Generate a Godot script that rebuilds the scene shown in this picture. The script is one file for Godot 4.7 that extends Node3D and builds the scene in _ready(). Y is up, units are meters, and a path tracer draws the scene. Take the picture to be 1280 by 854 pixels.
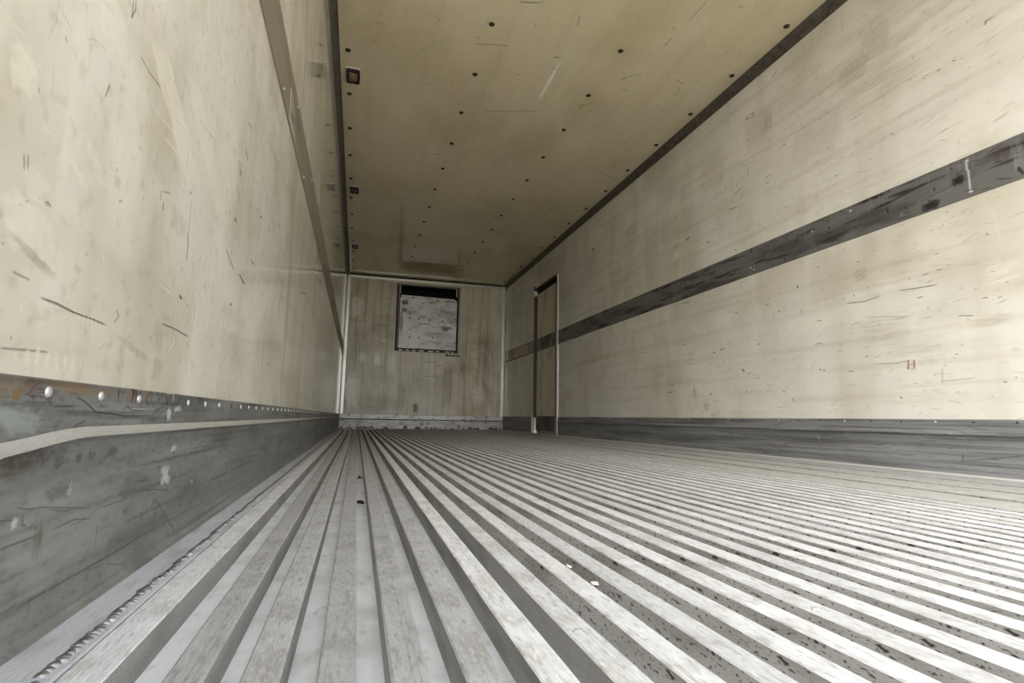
extends Node3D
# Inside of an empty refrigerated truck box, seen from the floor near its open rear doors.
# x: 0 at the left wall, W at the right wall; y: 0 at the top of the floor ribs; z: 0 at the camera, -D at the front bulkhead.

const W := 2.45
const H := 2.302
const D := 8.332
const REAR := 0.60          # the open rear end of the box
const GROOVE := 0.028       # depth of the floor grooves
const RAIL_LOW := 1.047
const RAIL_HIGH := 1.209

# paint and dirt colours (sRGB)
const DARK := Color(0.13, 0.11, 0.09)
const GREY := Color(0.66, 0.63, 0.54)
const PALE := Color(0.905, 0.885, 0.815)
const WHITISH := Color(0.97, 0.95, 0.88)
const CHALK := Color(0.80, 0.80, 0.785)
const BROWN := Color(0.36, 0.27, 0.15)
const RUST := Color(0.50, 0.33, 0.18)
const OXIDE := Color(0.33, 0.14, 0.09)
const WALL := Color(0.868, 0.853, 0.800)
const CEIL := Color(0.84, 0.79, 0.66)
const STEEL := Color(0.47, 0.47, 0.455)

var rng := RandomNumberGenerator.new()
var masks := {}
var tints := {}


func _ready() -> void:
	# ---------------------------------------------------------------- camera, sky, exposure
	var cam := Camera3D.new()
	cam.name = "camera"
	cam.fov = 64.16
	cam.near = 0.02
	cam.far = 200.0
	cam.transform = Transform3D(Basis(Vector3(0.962265, 0.017018, 0.271580), Vector3(-0.054190, 0.990036, 0.129967), Vector3(-0.266663, -0.139780, 0.953600)), Vector3(0.245550, 0.181817, 0.000000))
	add_child(cam)
	cam.current = true
	var sky_mat := ProceduralSkyMaterial.new()
	sky_mat.sky_top_color = Color(0.86, 0.90, 0.96)
	sky_mat.sky_horizon_color = Color(0.94, 0.95, 0.96)
	sky_mat.ground_horizon_color = Color(0.92, 0.91, 0.89)
	sky_mat.ground_bottom_color = Color(0.92, 0.91, 0.89)
	sky_mat.sky_energy_multiplier = 1.0
	sky_mat.sun_angle_max = 75.0
	sky_mat.sun_curve = 0.7
	sky_mat.ground_energy_multiplier = 1.0
	var sky := Sky.new()
	sky.sky_material = sky_mat
	# a hazy sun behind thin cloud, to the left of the open rear doors: it brightens its part of the sky only
	var sun := DirectionalLight3D.new()
	sun.name = "veiled_sun"
	sun.sky_mode = DirectionalLight3D.SKY_MODE_SKY_ONLY
	sun.light_color = Color(0.99, 0.99, 1.0)
	sun.light_energy = 4.0
	sun.shadow_enabled = true
	sun.look_at_from_position(Vector3(-0.62, 0.52, 0.60), Vector3.ZERO)
	add_child(sun)
	var env := Environment.new()
	env.background_mode = Environment.BG_SKY
	env.sky = sky
	env.background_energy_multiplier = 1.0
	env.tonemap_mode = Environment.TONE_MAPPER_LINEAR
	env.tonemap_exposure = 3.95
	env.sdfgi_enabled = true
	env.ssao_enabled = true
	env.ssil_enabled = true
	var we := WorldEnvironment.new()
	we.name = "world_environment"
	we.environment = env
	add_child(we)

	rng.seed = 4711
	make_masks()
	build_walls()
	build_ceiling()
	build_floor()
	build_baseboards()
	build_trims()
	build_door()
	build_hatch()
	build_ceiling_lights()
	build_small_things()


# ==================================================================== meshes
func begin() -> SurfaceTool:
	var st := SurfaceTool.new()
	st.begin(Mesh.PRIMITIVE_TRIANGLES)
	return st


func tri(st: SurfaceTool, a: Vector3, b: Vector3, c: Vector3, n: Vector3, ua := Vector2.ZERO, ub := Vector2.ZERO, uc := Vector2.ZERO) -> void:
	# front faces run clockwise
	if (b - a).cross(c - a).dot(n) > 0.0:
		var t := b
		b = c
		c = t
		var tu := ub
		ub = uc
		uc = tu
	st.set_normal(n)
	st.set_uv(ua)
	st.add_vertex(a)
	st.set_normal(n)
	st.set_uv(ub)
	st.add_vertex(b)
	st.set_normal(n)
	st.set_uv(uc)
	st.add_vertex(c)


func quad(st: SurfaceTool, a: Vector3, b: Vector3, c: Vector3, d: Vector3, n: Vector3, ua := Vector2.ZERO, ub := Vector2.ZERO, uc := Vector2.ZERO, ud := Vector2.ZERO) -> void:
	tri(st, a, b, c, n, ua, ub, uc)
	tri(st, a, c, d, n, ua, uc, ud)


func box(st: SurfaceTool, lo: Vector3, hi: Vector3, bevel := 0.0) -> void:
	# a box with chamfered edges; uv in metres
	if bevel <= 0.0:
		for axis in 3:
			for side in 2:
				face(st, lo, hi, axis, side, 0.0)
		return
	for axis in 3:
		for side in 2:
			face(st, lo, hi, axis, side, bevel)
	# chamfers along the edges
	for axis in 3:
		var u := (axis + 1) % 3
		var v := (axis + 2) % 3
		for su in 2:
			for sv in 2:
				var n := Vector3.ZERO
				n[u] = 1.0 if su else -1.0
				n[v] = 1.0 if sv else -1.0
				n = n.normalized()
				var pts: Array[Vector3] = []
				for k in 4:
					var p := Vector3.ZERO
					p[axis] = lo[axis] + bevel if k in [0, 3] else hi[axis] - bevel
					var eu: float = hi[u] if su else lo[u]
					var ev: float = hi[v] if sv else lo[v]
					var iu: float = eu + (-bevel if su else bevel)
					var iv: float = ev + (-bevel if sv else bevel)
					p[u] = eu if k < 2 else iu
					p[v] = iv if k < 2 else ev
					pts.append(p)
				quad(st, pts[0], pts[1], pts[2], pts[3], n)
	for sx in 2:
		for sy in 2:
			for sz in 2:
				var s := Vector3(1.0 if sx else -1.0, 1.0 if sy else -1.0, 1.0 if sz else -1.0)
				var e := Vector3(hi.x if sx else lo.x, hi.y if sy else lo.y, hi.z if sz else lo.z)
				var i := e - s * bevel
				tri(st, Vector3(e.x, i.y, i.z), Vector3(i.x, e.y, i.z), Vector3(i.x, i.y, e.z), s.normalized())


func face(st: SurfaceTool, lo: Vector3, hi: Vector3, axis: int, side: int, b: float) -> void:
	var u := (axis + 1) % 3
	var v := (axis + 2) % 3
	var n := Vector3.ZERO
	n[axis] = 1.0 if side else -1.0
	var p: Array[Vector3] = []
	var uv: Array[Vector2] = []
	for k in 4:
		var q := Vector3.ZERO
		q[axis] = hi[axis] if side else lo[axis]
		q[u] = lo[u] + b if k in [0, 3] else hi[u] - b
		q[v] = lo[v] + b if k < 2 else hi[v] - b
		p.append(q)
		uv.append(Vector2(q.z, q.y) if axis == 0 else Vector2(q.x, q.z) if axis == 1 else Vector2(q.x, q.y))
	quad(st, p[0], p[1], p[2], p[3], n, uv[0], uv[1], uv[2], uv[3])


func extrude(st: SurfaceTool, prof: PackedVector2Array, z0: float, z1: float, steps := 1, vscale := 1.0, uoff := 0.0, wob := 0.0, seed_ := 0, closed := true) -> void:
	# sweep a profile of (x, y), listed counter-clockwise as seen from +z, along z; wob shifts the sweep a little
	var noise := FastNoiseLite.new()
	noise.seed = seed_
	noise.frequency = 1.3
	var n := prof.size()
	var total := 0.0
	for i in n:
		total += prof[i].distance_to(prof[(i + 1) % n])
	for k in steps:
		var za := lerpf(z0, z1, float(k) / steps)
		var zb := lerpf(z0, z1, float(k + 1) / steps)
		var da := Vector2(noise.get_noise_2d(za, 0.0), noise.get_noise_2d(za, 50.0)) * wob
		var db := Vector2(noise.get_noise_2d(zb, 0.0), noise.get_noise_2d(zb, 50.0)) * wob
		var run := 0.0
		for i in n if closed else n - 1:
			var a := prof[i]
			var b := prof[(i + 1) % n]
			var e := b - a
			var nn := Vector3(e.y, -e.x, 0.0).normalized()
			var ra := uoff + run / total
			run += e.length()
			var rb := uoff + run / total
			quad(st, Vector3(a.x + da.x, a.y + da.y, za), Vector3(b.x + da.x, b.y + da.y, za), Vector3(b.x + db.x, b.y + db.y, zb), Vector3(a.x + db.x, a.y + db.y, zb), nn,
				Vector2(ra, za * vscale), Vector2(rb, za * vscale), Vector2(rb, zb * vscale), Vector2(ra, zb * vscale))
	if closed:
		var tris := Geometry2D.triangulate_polygon(prof)
		for i in range(0, tris.size(), 3):
			for s in 2:
				var z := z0 if s == 0 else z1
				var nz := Vector3(0, 0, signf(z - (z0 + z1) / 2.0))
				tri(st, Vector3(prof[tris[i]].x, prof[tris[i]].y, z), Vector3(prof[tris[i + 1]].x, prof[tris[i + 1]].y, z), Vector3(prof[tris[i + 2]].x, prof[tris[i + 2]].y, z), nz)


func lathe(prof: PackedVector2Array, segs := 12, smooth := true) -> ArrayMesh:
	# profile of (radius, height) from bottom to top, turned about y
	var st := begin()
	st.set_smooth_group(0 if smooth else -1)
	for i in prof.size() - 1:
		for k in segs:
			var a0 := TAU * k / segs
			var a1 := TAU * (k + 1) / segs
			var p00 := Vector3(prof[i].x * cos(a0), prof[i].y, prof[i].x * sin(a0))
			var p01 := Vector3(prof[i].x * cos(a1), prof[i].y, prof[i].x * sin(a1))
			var p10 := Vector3(prof[i + 1].x * cos(a0), prof[i + 1].y, prof[i + 1].x * sin(a0))
			var p11 := Vector3(prof[i + 1].x * cos(a1), prof[i + 1].y, prof[i + 1].x * sin(a1))
			for t in [[p00, p11, p01], [p00, p10, p11]]:
				var a: Vector3 = t[0]
				var b: Vector3 = t[1]
				var c: Vector3 = t[2]
				if (b - a).cross(c - a).length() < 1e-12:
					continue
				var out := (a + b + c) / 3.0
				out.y = 0.0
				var nf := (b - a).cross(c - a)
				var want := Vector3(out.x, 0, out.z).normalized() * (prof[i + 1].y - prof[i].y) + Vector3.UP * (prof[i].x - prof[i + 1].x)
				if nf.dot(want) > 0.0:
					var s := b
					b = c
					c = s
				st.add_vertex(a)
				st.add_vertex(b)
				st.add_vertex(c)
	st.index()
	st.generate_normals()
	return st.commit()


func put(called: String, m: Mesh, mat: Material, parent: Node = self) -> MeshInstance3D:
	var o := MeshInstance3D.new()
	o.name = called
	o.mesh = m
	if mat:
		o.material_override = mat
	o.cast_shadow = GeometryInstance3D.SHADOW_CASTING_SETTING_ON
	parent.add_child(o, true)
	return o


func tag(o: Node, label: String, category: String, kind := "", group := "") -> void:
	o.set_meta("label", label)
	o.set_meta("category", category)
	if kind:
		o.set_meta("kind", kind)
	if group:
		o.set_meta("group", group)


func thing(called: String, label: String, category: String, at: Vector3, kind := "", group := "") -> Node3D:
	var o := Node3D.new()
	o.name = called
	o.position = at
	add_child(o, true)
	tag(o, label, category, kind, group)
	return o


func mat(color: Color, rough := 0.6, metal := 0.0, tex: Texture2D = null, bump: Texture2D = null, bump_cm := 0.1) -> StandardMaterial3D:
	var m := StandardMaterial3D.new()
	m.albedo_color = color
	m.roughness = rough
	m.metallic = metal
	m.albedo_texture = tex
	if bump:
		m.heightmap_enabled = true
		m.heightmap_texture = bump
		m.heightmap_scale = bump_cm
	return m


# ==================================================================== painting
class Canvas:
	var img: Image
	var s0: float
	var s1: float
	var t0: float
	var t1: float
	var host: Node3D

	func px(s: float, t: float) -> Vector2:
		return Vector2((s - s0) / (s1 - s0) * img.get_width(), (t1 - t) / (t1 - t0) * img.get_height())

	func splat(p: Vector2, c: Color, a: float) -> void:
		var fx := floorf(p.x - 0.5)
		var fy := floorf(p.y - 0.5)
		for k in 4:
			var x := int(fx) + k % 2
			var y := int(fy) + k / 2
			if x < 0 or y < 0 or x >= img.get_width() or y >= img.get_height():
				continue
			var wgt := (1.0 - absf(p.x - 0.5 - x)) * (1.0 - absf(p.y - 0.5 - y)) * a
			img.set_pixel(x, y, img.get_pixel(x, y).lerp(c, clampf(wgt, 0.0, 1.0)))

	func line(pts: Array, width: float, col: Color, a: float) -> void:
		var kx := img.get_width() / (s1 - s0)
		var ky := img.get_height() / (t1 - t0)
		var wx := width * kx
		var wy := width * ky
		for i in pts.size() - 1:
			var p: Vector2 = px(pts[i].x, pts[i].y)
			var q: Vector2 = px(pts[i + 1].x, pts[i + 1].y)
			var thick := maxf(wx, wy)
			var n := maxi(1, int(p.distance_to(q) / (0.6 if thick < 2.5 else thick * 0.22)))
			for k in n + 1:
				var f := float(k) / n
				var r := p.lerp(q, f)
				var taper := 1.0
				if pts.size() > 1:
					var g := (i + f) / (pts.size() - 1)
					taper = clampf(minf(g, 1.0 - g) * 6.0 + 0.35, 0.0, 1.0)
				if thick < 2.5:
					splat(r, col, a * 0.75 * taper)
				else:
					host.dab(img, "round", col, a * 0.5 * taper, r, Vector2(maxf(wx, 2.0), maxf(wy, 2.0)) * 1.05)

	func stamp(mask: String, col: Color, a: float, s: float, t: float, ws: float, ht: float) -> void:
		var p := px(s, t)
		host.dab(img, mask, col, a, p, Vector2(ws / (s1 - s0) * img.get_width(), ht / (t1 - t0) * img.get_height()))


func canvas(w: int, h: int, s0: float, s1: float, t0: float, t1: float, base: Color) -> Canvas:
	var c := Canvas.new()
	c.img = Image.create_empty(w, h, false, Image.FORMAT_RGBA8)
	c.img.fill(base)
	c.s0 = s0
	c.s1 = s1
	c.t0 = t0
	c.t1 = t1
	c.host = self
	return c


func tex(c: Canvas) -> ImageTexture:
	return ImageTexture.create_from_image(c.img)


func dab(img: Image, mask: String, col: Color, a: float, p: Vector2, size: Vector2) -> void:
	# lay a tinted mask on a picture, centred on p, with that size in pixels
	var qa := snappedf(a, 0.05)
	if qa <= 0.0:
		return
	var key := "%s %s %.2f" % [mask, col.to_html(), qa]
	if not tints.has(key):
		var src: PackedByteArray = masks[mask]
		var n := int(sqrt(src.size()))
		var out := PackedByteArray()
		out.resize(n * n * 4)
		var r := int(col.r * 255.0)
		var g := int(col.g * 255.0)
		var b := int(col.b * 255.0)
		for i in n * n:
			out[i * 4] = r
			out[i * 4 + 1] = g
			out[i * 4 + 2] = b
			out[i * 4 + 3] = int(src[i] * qa)
		tints[key] = Image.create_from_data(n, n, false, Image.FORMAT_RGBA8, out)
	var w := clampi(int(size.x + 0.5), 2, 2048)
	var h := clampi(int(size.y + 0.5), 2, 2048)
	var sk := "%s %d %d" % [key, w, h]
	var im: Image
	if w <= 24 and h <= 24 and tints.has(sk):
		im = tints[sk]
	else:
		im = tints[key].duplicate()
		im.resize(w, h, Image.INTERPOLATE_BILINEAR)
		if w <= 24 and h <= 24:
			tints[sk] = im
	img.blend_rect(im, Rect2i(0, 0, w, h), Vector2i(int(p.x - w * 0.5), int(p.y - h * 0.5)))


func make_masks() -> void:
	var n := 96
	var no := FastNoiseLite.new()
	no.seed = 77
	no.frequency = 0.045
	no.fractal_octaves = 4
	var fine := FastNoiseLite.new()
	fine.seed = 5
	fine.frequency = 0.25
	for name_ in ["round", "patch", "smear_v", "smear_h", "smear_d", "slant", "block", "bars_v"]:
		var out := PackedByteArray()
		out.resize(n * n)
		for y in n:
			for x in n:
				var u := (x + 0.5) / n * 2.0 - 1.0
				var v := (y + 0.5) / n * 2.0 - 1.0
				var r := sqrt(u * u + v * v)
				var a := 0.0
				var edge := maxf(absf(u), absf(v))
				match name_:
					"round":
						a = smoothstep(1.0, 0.35, r)
					"patch":
						a = smoothstep(0.98, 0.42, r + no.get_noise_2d(x * 0.8, y * 0.8) * 0.4) * (0.85 + 0.3 * no.get_noise_2d(x * 0.8, y * 0.8 + 200.0))
					"smear_v":
						a = smoothstep(1.0, 0.6, absf(u) + no.get_noise_2d(x * 2.0, y * 0.3) * 0.3) * smoothstep(1.0, 0.35, absf(v) + no.get_noise_2d(x * 4.0, 9.0) * 0.5) * (0.55 + 0.9 * no.get_noise_2d(x * 5.0, y * 0.3 + 40.0))
					"smear_h":
						a = smoothstep(1.0, 0.6, absf(v) + no.get_noise_2d(x * 0.3, y * 2.0) * 0.3) * smoothstep(1.0, 0.35, absf(u) + no.get_noise_2d(9.0, y * 4.0) * 0.5) * (0.55 + 0.9 * no.get_noise_2d(x * 0.3 + 40.0, y * 5.0))
					"smear_d":
						var d1 := (u + v) * 0.7071
						var d2 := (u - v) * 0.7071
						a = smoothstep(0.3, 0.1, absf(d2 - 0.0) + no.get_noise_2d(x, y) * 0.15) * smoothstep(1.2, 0.6, absf(d1)) * (0.6 + 0.8 * no.get_noise_2d(d1 * 12.0, d2 * 160.0))
					"slant":
						var e1 := (u + v) * 0.7071
						var e2 := (u - v) * 0.7071
						a = smoothstep(0.34, 0.26, absf(e2) + no.get_noise_2d(x * 0.7, y * 0.7) * 0.1) * smoothstep(1.25, 0.8, absf(e1)) * (0.85 + 0.4 * no.get_noise_2d(e1 * 30.0, e2 * 120.0))
					"block":
						a = smoothstep(1.0, 0.86, edge + no.get_noise_2d(x, y) * 0.18) * (0.75 + 0.6 * no.get_noise_2d(x * 3.0, y * 0.6))
					"bars_v":
						a = smoothstep(0.1, 0.6, sin(x * 0.62 + no.get_noise_2d(x, y) * 1.5)) * smoothstep(1.0, 0.5, r + no.get_noise_2d(x * 2.0, y) * 0.4) * (0.7 + 0.8 * no.get_noise_2d(x, y * 3.0))
				out[y * n + x] = int(clampf(a, 0.0, 1.0) * 255.0)
		masks[name_] = out


func layer(c: Canvas, col: Color, seed_: int, rx: int, ry: int, freq: float, lo: float, hi: float, alpha: float, octaves := 4) -> void:
	# a veil of noise: rx x ry cells of noise stretched over the picture
	var no := FastNoiseLite.new()
	no.noise_type = FastNoiseLite.TYPE_SIMPLEX_SMOOTH
	no.seed = seed_
	no.frequency = freq
	no.fractal_octaves = octaves
	var src := no.get_image(rx, ry).get_data()
	var lut := PackedByteArray()
	lut.resize(256)
	for i in 256:
		lut[i] = int(smoothstep(lo, hi, i / 255.0) * alpha * 255.0)
	var out := PackedByteArray()
	out.resize(rx * ry * 4)
	var r := int(col.r * 255.0)
	var g := int(col.g * 255.0)
	var b := int(col.b * 255.0)
	for i in rx * ry:
		out[i * 4] = r
		out[i * 4 + 1] = g
		out[i * 4 + 2] = b
		out[i * 4 + 3] = lut[src[i]]
	var im := Image.create_from_data(rx, ry, false, Image.FORMAT_RGBA8, out)
	im.resize(c.img.get_width(), c.img.get_height(), Image.INTERPOLATE_CUBIC)
	c.img.blend_rect(im, Rect2i(0, 0, im.get_width(), im.get_height()), Vector2i.ZERO)


func bump_picture(seed_: int, w: int, h: int, freq: float, octaves := 4) -> ImageTexture:
	var no := FastNoiseLite.new()
	no.seed = seed_
	no.frequency = freq
	no.fractal_octaves = octaves
	var im := no.get_image(w, h)
	im.convert(Image.FORMAT_RGBA8)
	return ImageTexture.create_from_image(im)


func ticks(c: Canvas, count: int, col: Color, a: float, length: float, width: float, flat: float, s0: float, s1: float, t0: float, t1: float) -> void:
	# small nicks and scratches; flat 1 lies along the box, 0 stands upright
	for i in count:
		var p := Vector2(rng.randf_range(s0, s1), rng.randf_range(t0, t1))
		var ang := rng.randf_range(-0.35, 0.35) + (0.0 if rng.randf() < flat else PI / 2)
		var l := length * (0.2 + 1.6 * pow(rng.randf(), 3.0))
		var d := Vector2(cos(ang), sin(ang)) * l
		c.line([p, p + d * 0.5 + Vector2(rng.randf_range(-1, 1), rng.randf_range(-1, 1)) * l * 0.06, p + d], width * rng.randf_range(0.5, 1.2), col, a * rng.randf_range(0.35, 1.0))


# ==================================================================== walls
func wall_paint(c: Canvas, seed_: int) -> void:
	layer(c, Color(0.70, 0.66, 0.555), seed_, 256, 128, 0.02, 0.42, 0.85, 0.36)          # broad grime
	layer(c, Color(0.94, 0.925, 0.87), seed_ + 1, 256, 128, 0.035, 0.5, 0.85, 0.42)      # scrubbed lighter areas
	layer(c, Color(0.66, 0.62, 0.52), seed_ + 2, 384, 24, 0.06, 0.5, 0.95, 0.20)         # upright rub streaks
	layer(c, Color(0.95, 0.935, 0.885), seed_ + 3, 384, 20, 0.07, 0.55, 0.95, 0.28)
	layer(c, Color(0.67, 0.63, 0.53), seed_ + 4, 48, 256, 0.08, 0.55, 0.95, 0.20)        # lengthwise scuffs
	layer(c, Color(0.45, 0.42, 0.35), seed_ + 5, 512, 256, 0.22, 0.72, 1.0, 0.16, 2)     # fine speckle


func paint_left(c: Canvas) -> void:
	c.line([Vector2(0.508, 0.270), Vector2(0.532, 0.270), Vector2(0.560, 0.268), Vector2(0.599, 0.268), Vector2(0.626, 0.267)], 0.0010, DARK, 0.81)
	c.line([Vector2(0.781, 0.294), Vector2(0.829, 0.295), Vector2(0.895, 0.293)], 0.0028, DARK, 0.85)
	c.line([Vector2(0.645, 0.286), Vector2(0.653, 0.281), Vector2(0.644, 0.273)], 0.0012, DARK, 0.45)
	c.line([Vector2(0.467, 0.225), Vector2(0.496, 0.227), Vector2(0.530, 0.229)], 0.0006, DARK, 0.45)
	c.line([Vector2(0.468, 0.281), Vector2(0.490, 0.280)], 0.0006, DARK, 0.41)
	c.line([Vector2(0.599, 0.604), Vector2(0.599, 0.584)], 0.0012, DARK, 0.68)
	c.line([Vector2(0.604, 0.608), Vector2(0.605, 0.598), Vector2(0.599, 0.584)], 0.0013, DARK, 0.68)
	c.line([Vector2(0.572, 0.493), Vector2(0.567, 0.477)], 0.0015, DARK, 0.59)
	c.line([Vector2(0.628, 0.562), Vector2(0.657, 0.561), Vector2(0.696, 0.564)], 0.0014, DARK, 0.45)
	c.line([Vector2(0.546, 0.559), Vector2(0.562, 0.559)], 0.0010, DARK, 0.32)
	c.line([Vector2(0.522, 0.505), Vector2(0.536, 0.514), Vector2(0.557, 0.518)], 0.0027, GREY, 0.45)
	c.line([Vector2(0.491, 0.485), Vector2(0.494, 0.481)], 0.0024, DARK, 0.36)
	c.line([Vector2(0.466, 0.424), Vector2(0.469, 0.421)], 0.0017, DARK, 0.32)
	c.line([Vector2(0.613, 0.524), Vector2(0.650, 0.529), Vector2(0.701, 0.534)], 0.0023, PALE, 0.72)
	c.line([Vector2(0.461, 0.368), Vector2(0.464, 0.357)], 0.0012, DARK, 0.41)
	c.line([Vector2(0.466, 0.370), Vector2(0.468, 0.359)], 0.0012, DARK, 0.41)
	c.line([Vector2(0.494, 0.343), Vector2(0.499, 0.346), Vector2(0.504, 0.344)], 0.0013, DARK, 0.54)
	c.line([Vector2(0.497, 0.343), Vector2(0.501, 0.344)], 0.0013, DARK, 0.36)
	c.line([Vector2(0.470, 0.335), Vector2(0.475, 0.337)], 0.0018, DARK, 0.41)
	c.line([Vector2(0.464, 0.330), Vector2(0.468, 0.332)], 0.0023, DARK, 0.36)
	c.line([Vector2(0.486, 0.345), Vector2(0.489, 0.344)], 0.0016, DARK, 0.45)
	c.line([Vector2(0.728, 0.451), Vector2(0.733, 0.440)], 0.0028, DARK, 0.54)
	c.line([Vector2(0.741, 0.440), Vector2(0.744, 0.430)], 0.0029, DARK, 0.45)
	c.line([Vector2(0.621, 0.394), Vector2(0.628, 0.398)], 0.0015, DARK, 0.45)
	c.line([Vector2(0.608, 0.423), Vector2(0.611, 0.423)], 0.0020, DARK, 0.72)
	c.line([Vector2(0.646, 0.473), Vector2(0.647, 0.463)], 0.0048, PALE, 0.90)
	c.line([Vector2(0.603, 0.447), Vector2(0.610, 0.446)], 0.0021, PALE, 0.81)
	c.line([Vector2(0.477, 0.400), Vector2(0.497, 0.400)], 0.0013, PALE, 0.63)
	c.line([Vector2(0.622, 0.428), Vector2(0.631, 0.408), Vector2(0.637, 0.375)], 0.0017, PALE, 0.63)
	c.line([Vector2(0.631, 0.494), Vector2(0.650, 0.487)], 0.0024, PALE, 0.54)
	c.line([Vector2(0.743, 0.430), Vector2(0.757, 0.408)], 0.0023, PALE, 0.54)
	c.line([Vector2(0.721, 0.515), Vector2(0.759, 0.518), Vector2(0.799, 0.520)], 0.0037, PALE, 0.81)
	c.line([Vector2(0.700, 0.531), Vector2(0.764, 0.540), Vector2(0.825, 0.552)], 0.0029, PALE, 0.72)
	c.line([Vector2(0.836, 0.532), Vector2(0.894, 0.532), Vector2(0.967, 0.530)], 0.0039, PALE, 0.63)
	c.line([Vector2(1.062, 0.654), Vector2(1.119, 0.677), Vector2(1.209, 0.699)], 0.0041, PALE, 0.72)
	c.line([Vector2(1.328, 0.637), Vector2(1.331, 0.602)], 0.0065, PALE, 0.72)
	c.line([Vector2(0.805, 0.553), Vector2(0.814, 0.534), Vector2(0.810, 0.515)], 0.0092, GREY, 0.54)
	c.line([Vector2(0.747, 0.555), Vector2(0.776, 0.560)], 0.0025, DARK, 0.27)
	c.line([Vector2(0.843, 0.608), Vector2(0.916, 0.616)], 0.0034, DARK, 0.27)
	c.line([Vector2(1.116, 0.651), Vector2(1.132, 0.647)], 0.0069, DARK, 0.54)
	c.line([Vector2(1.110, 0.553), Vector2(1.125, 0.549)], 0.0065, DARK, 0.72)
	c.line([Vector2(1.148, 0.711), Vector2(1.174, 0.702)], 0.0049, DARK, 0.54)
	c.line([Vector2(0.837, 0.493), Vector2(0.843, 0.492)], 0.0038, DARK, 0.72)
	c.line([Vector2(0.845, 0.484), Vector2(0.848, 0.455), Vector2(0.847, 0.427)], 0.0027, DARK, 0.54)
	c.line([Vector2(0.735, 0.452), Vector2(0.760, 0.460)], 0.0026, DARK, 0.36)
	c.line([Vector2(1.119, 0.612), Vector2(1.130, 0.594)], 0.0044, DARK, 0.36)
	c.line([Vector2(1.359, 0.647), Vector2(1.372, 0.647)], 0.0082, DARK, 0.72)
	c.line([Vector2(0.796, 0.557), Vector2(0.803, 0.558)], 0.0029, DARK, 0.63)
	c.line([Vector2(1.145, 0.770), Vector2(1.186, 0.776)], 0.0043, DARK, 0.36)
	c.line([Vector2(1.478, 0.664), Vector2(1.500, 0.656)], 0.0049, DARK, 0.36)
	c.line([Vector2(1.636, 0.727), Vector2(1.657, 0.719)], 0.0053, DARK, 0.45)
	c.line([Vector2(0.846, 0.435), Vector2(0.852, 0.420), Vector2(0.852, 0.395)], 0.0033, BROWN, 0.68)
	c.line([Vector2(1.067, 0.478), Vector2(1.107, 0.467), Vector2(1.142, 0.458)], 0.0040, DARK, 0.54)
	c.line([Vector2(1.189, 0.462), Vector2(1.245, 0.455)], 0.0052, DARK, 0.54)
	c.line([Vector2(0.838, 0.342), Vector2(0.849, 0.340)], 0.0050, DARK, 0.81)
	c.line([Vector2(1.137, 0.389), Vector2(1.147, 0.391)], 0.0062, DARK, 0.72)
	c.line([Vector2(0.875, 0.335), Vector2(0.879, 0.335)], 0.0029, DARK, 0.54)
	c.line([Vector2(1.289, 0.522), Vector2(1.327, 0.519)], 0.0049, DARK, 0.45)
	c.line([Vector2(0.760, 0.339), Vector2(0.812, 0.337)], 0.0034, PALE, 0.81)
	c.line([Vector2(1.102, 0.343), Vector2(1.165, 0.340)], 0.0085, PALE, 0.72)
	c.line([Vector2(0.829, 0.283), Vector2(0.837, 0.277), Vector2(0.827, 0.270), Vector2(0.818, 0.261)], 0.0054, PALE, 0.81)
	c.line([Vector2(0.898, 0.364), Vector2(0.917, 0.319)], 0.0031, GREY, 0.54)
	c.line([Vector2(2.268, 0.661), Vector2(2.488, 0.706)], 0.0082, GREY, 0.72)
	c.line([Vector2(1.795, 0.745), Vector2(1.866, 0.660)], 0.0102, GREY, 0.54)
	c.line([Vector2(2.123, 0.864), Vector2(2.165, 0.844)], 0.0082, GREY, 0.54)
	c.line([Vector2(0.446, 0.315), Vector2(0.449, 0.315)], 0.0005, GREY, 0.09)
	c.line([Vector2(1.632, 0.323), Vector2(1.661, 0.314)], 0.0065, DARK, 0.72)
	c.stamp("patch", PALE, 0.65, 0.447, 0.427, 0.047, 0.047)
	c.stamp("patch", PALE, 0.65, 0.481, 0.320, 0.095, 0.057)
	c.stamp("patch", PALE, 0.45, 0.483, 0.353, 0.051, 0.037)
	c.stamp("patch", PALE, 0.75, 0.563, 0.556, 0.090, 0.069)
	c.stamp("slant", PALE, 0.80, 0.764, 0.556, 0.246, 0.134)
	c.stamp("slant", PALE, 0.80, 0.889, 0.595, 0.246, 0.125)
	c.stamp("slant", PALE, 0.80, 0.944, 0.555, 0.207, 0.089)
	c.stamp("slant", PALE, 0.45, 0.565, 0.409, 0.049, 0.036)
	c.stamp("slant", PALE, 0.50, 0.538, 0.388, 0.033, 0.019)
	c.stamp("smear_v", GREY, 0.40, 0.797, 0.303, 0.049, 0.015)
	c.stamp("smear_d", GREY, 0.80, 0.493, 0.298, 0.093, 0.026)
	c.stamp("smear_d", GREY, 0.55, 0.705, 0.251, 0.143, 0.027)
	c.stamp("smear_v", GREY, 0.70, 0.784, 0.236, 0.039, 0.030)
	c.stamp("smear_v", GREY, 0.60, 0.777, 0.275, 0.048, 0.047)
	c.stamp("smear_v", GREY, 0.60, 0.613, 0.411, 0.020, 0.018)
	c.stamp("smear_v", GREY, 0.45, 0.807, 0.435, 0.079, 0.039)
	c.stamp("bars_v", PALE, 0.80, 0.498, 0.499, 0.047, 0.040)
	c.stamp("bars_v", PALE, 0.80, 0.535, 0.223, 0.133, 0.019)
	c.stamp("bars_v", PALE, 0.60, 0.593, 0.263, 0.078, 0.017)
	c.line([Vector2(1.574, 1.222), Vector2(1.583, 1.215)], 0.0049, DARK, 0.63)
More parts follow.
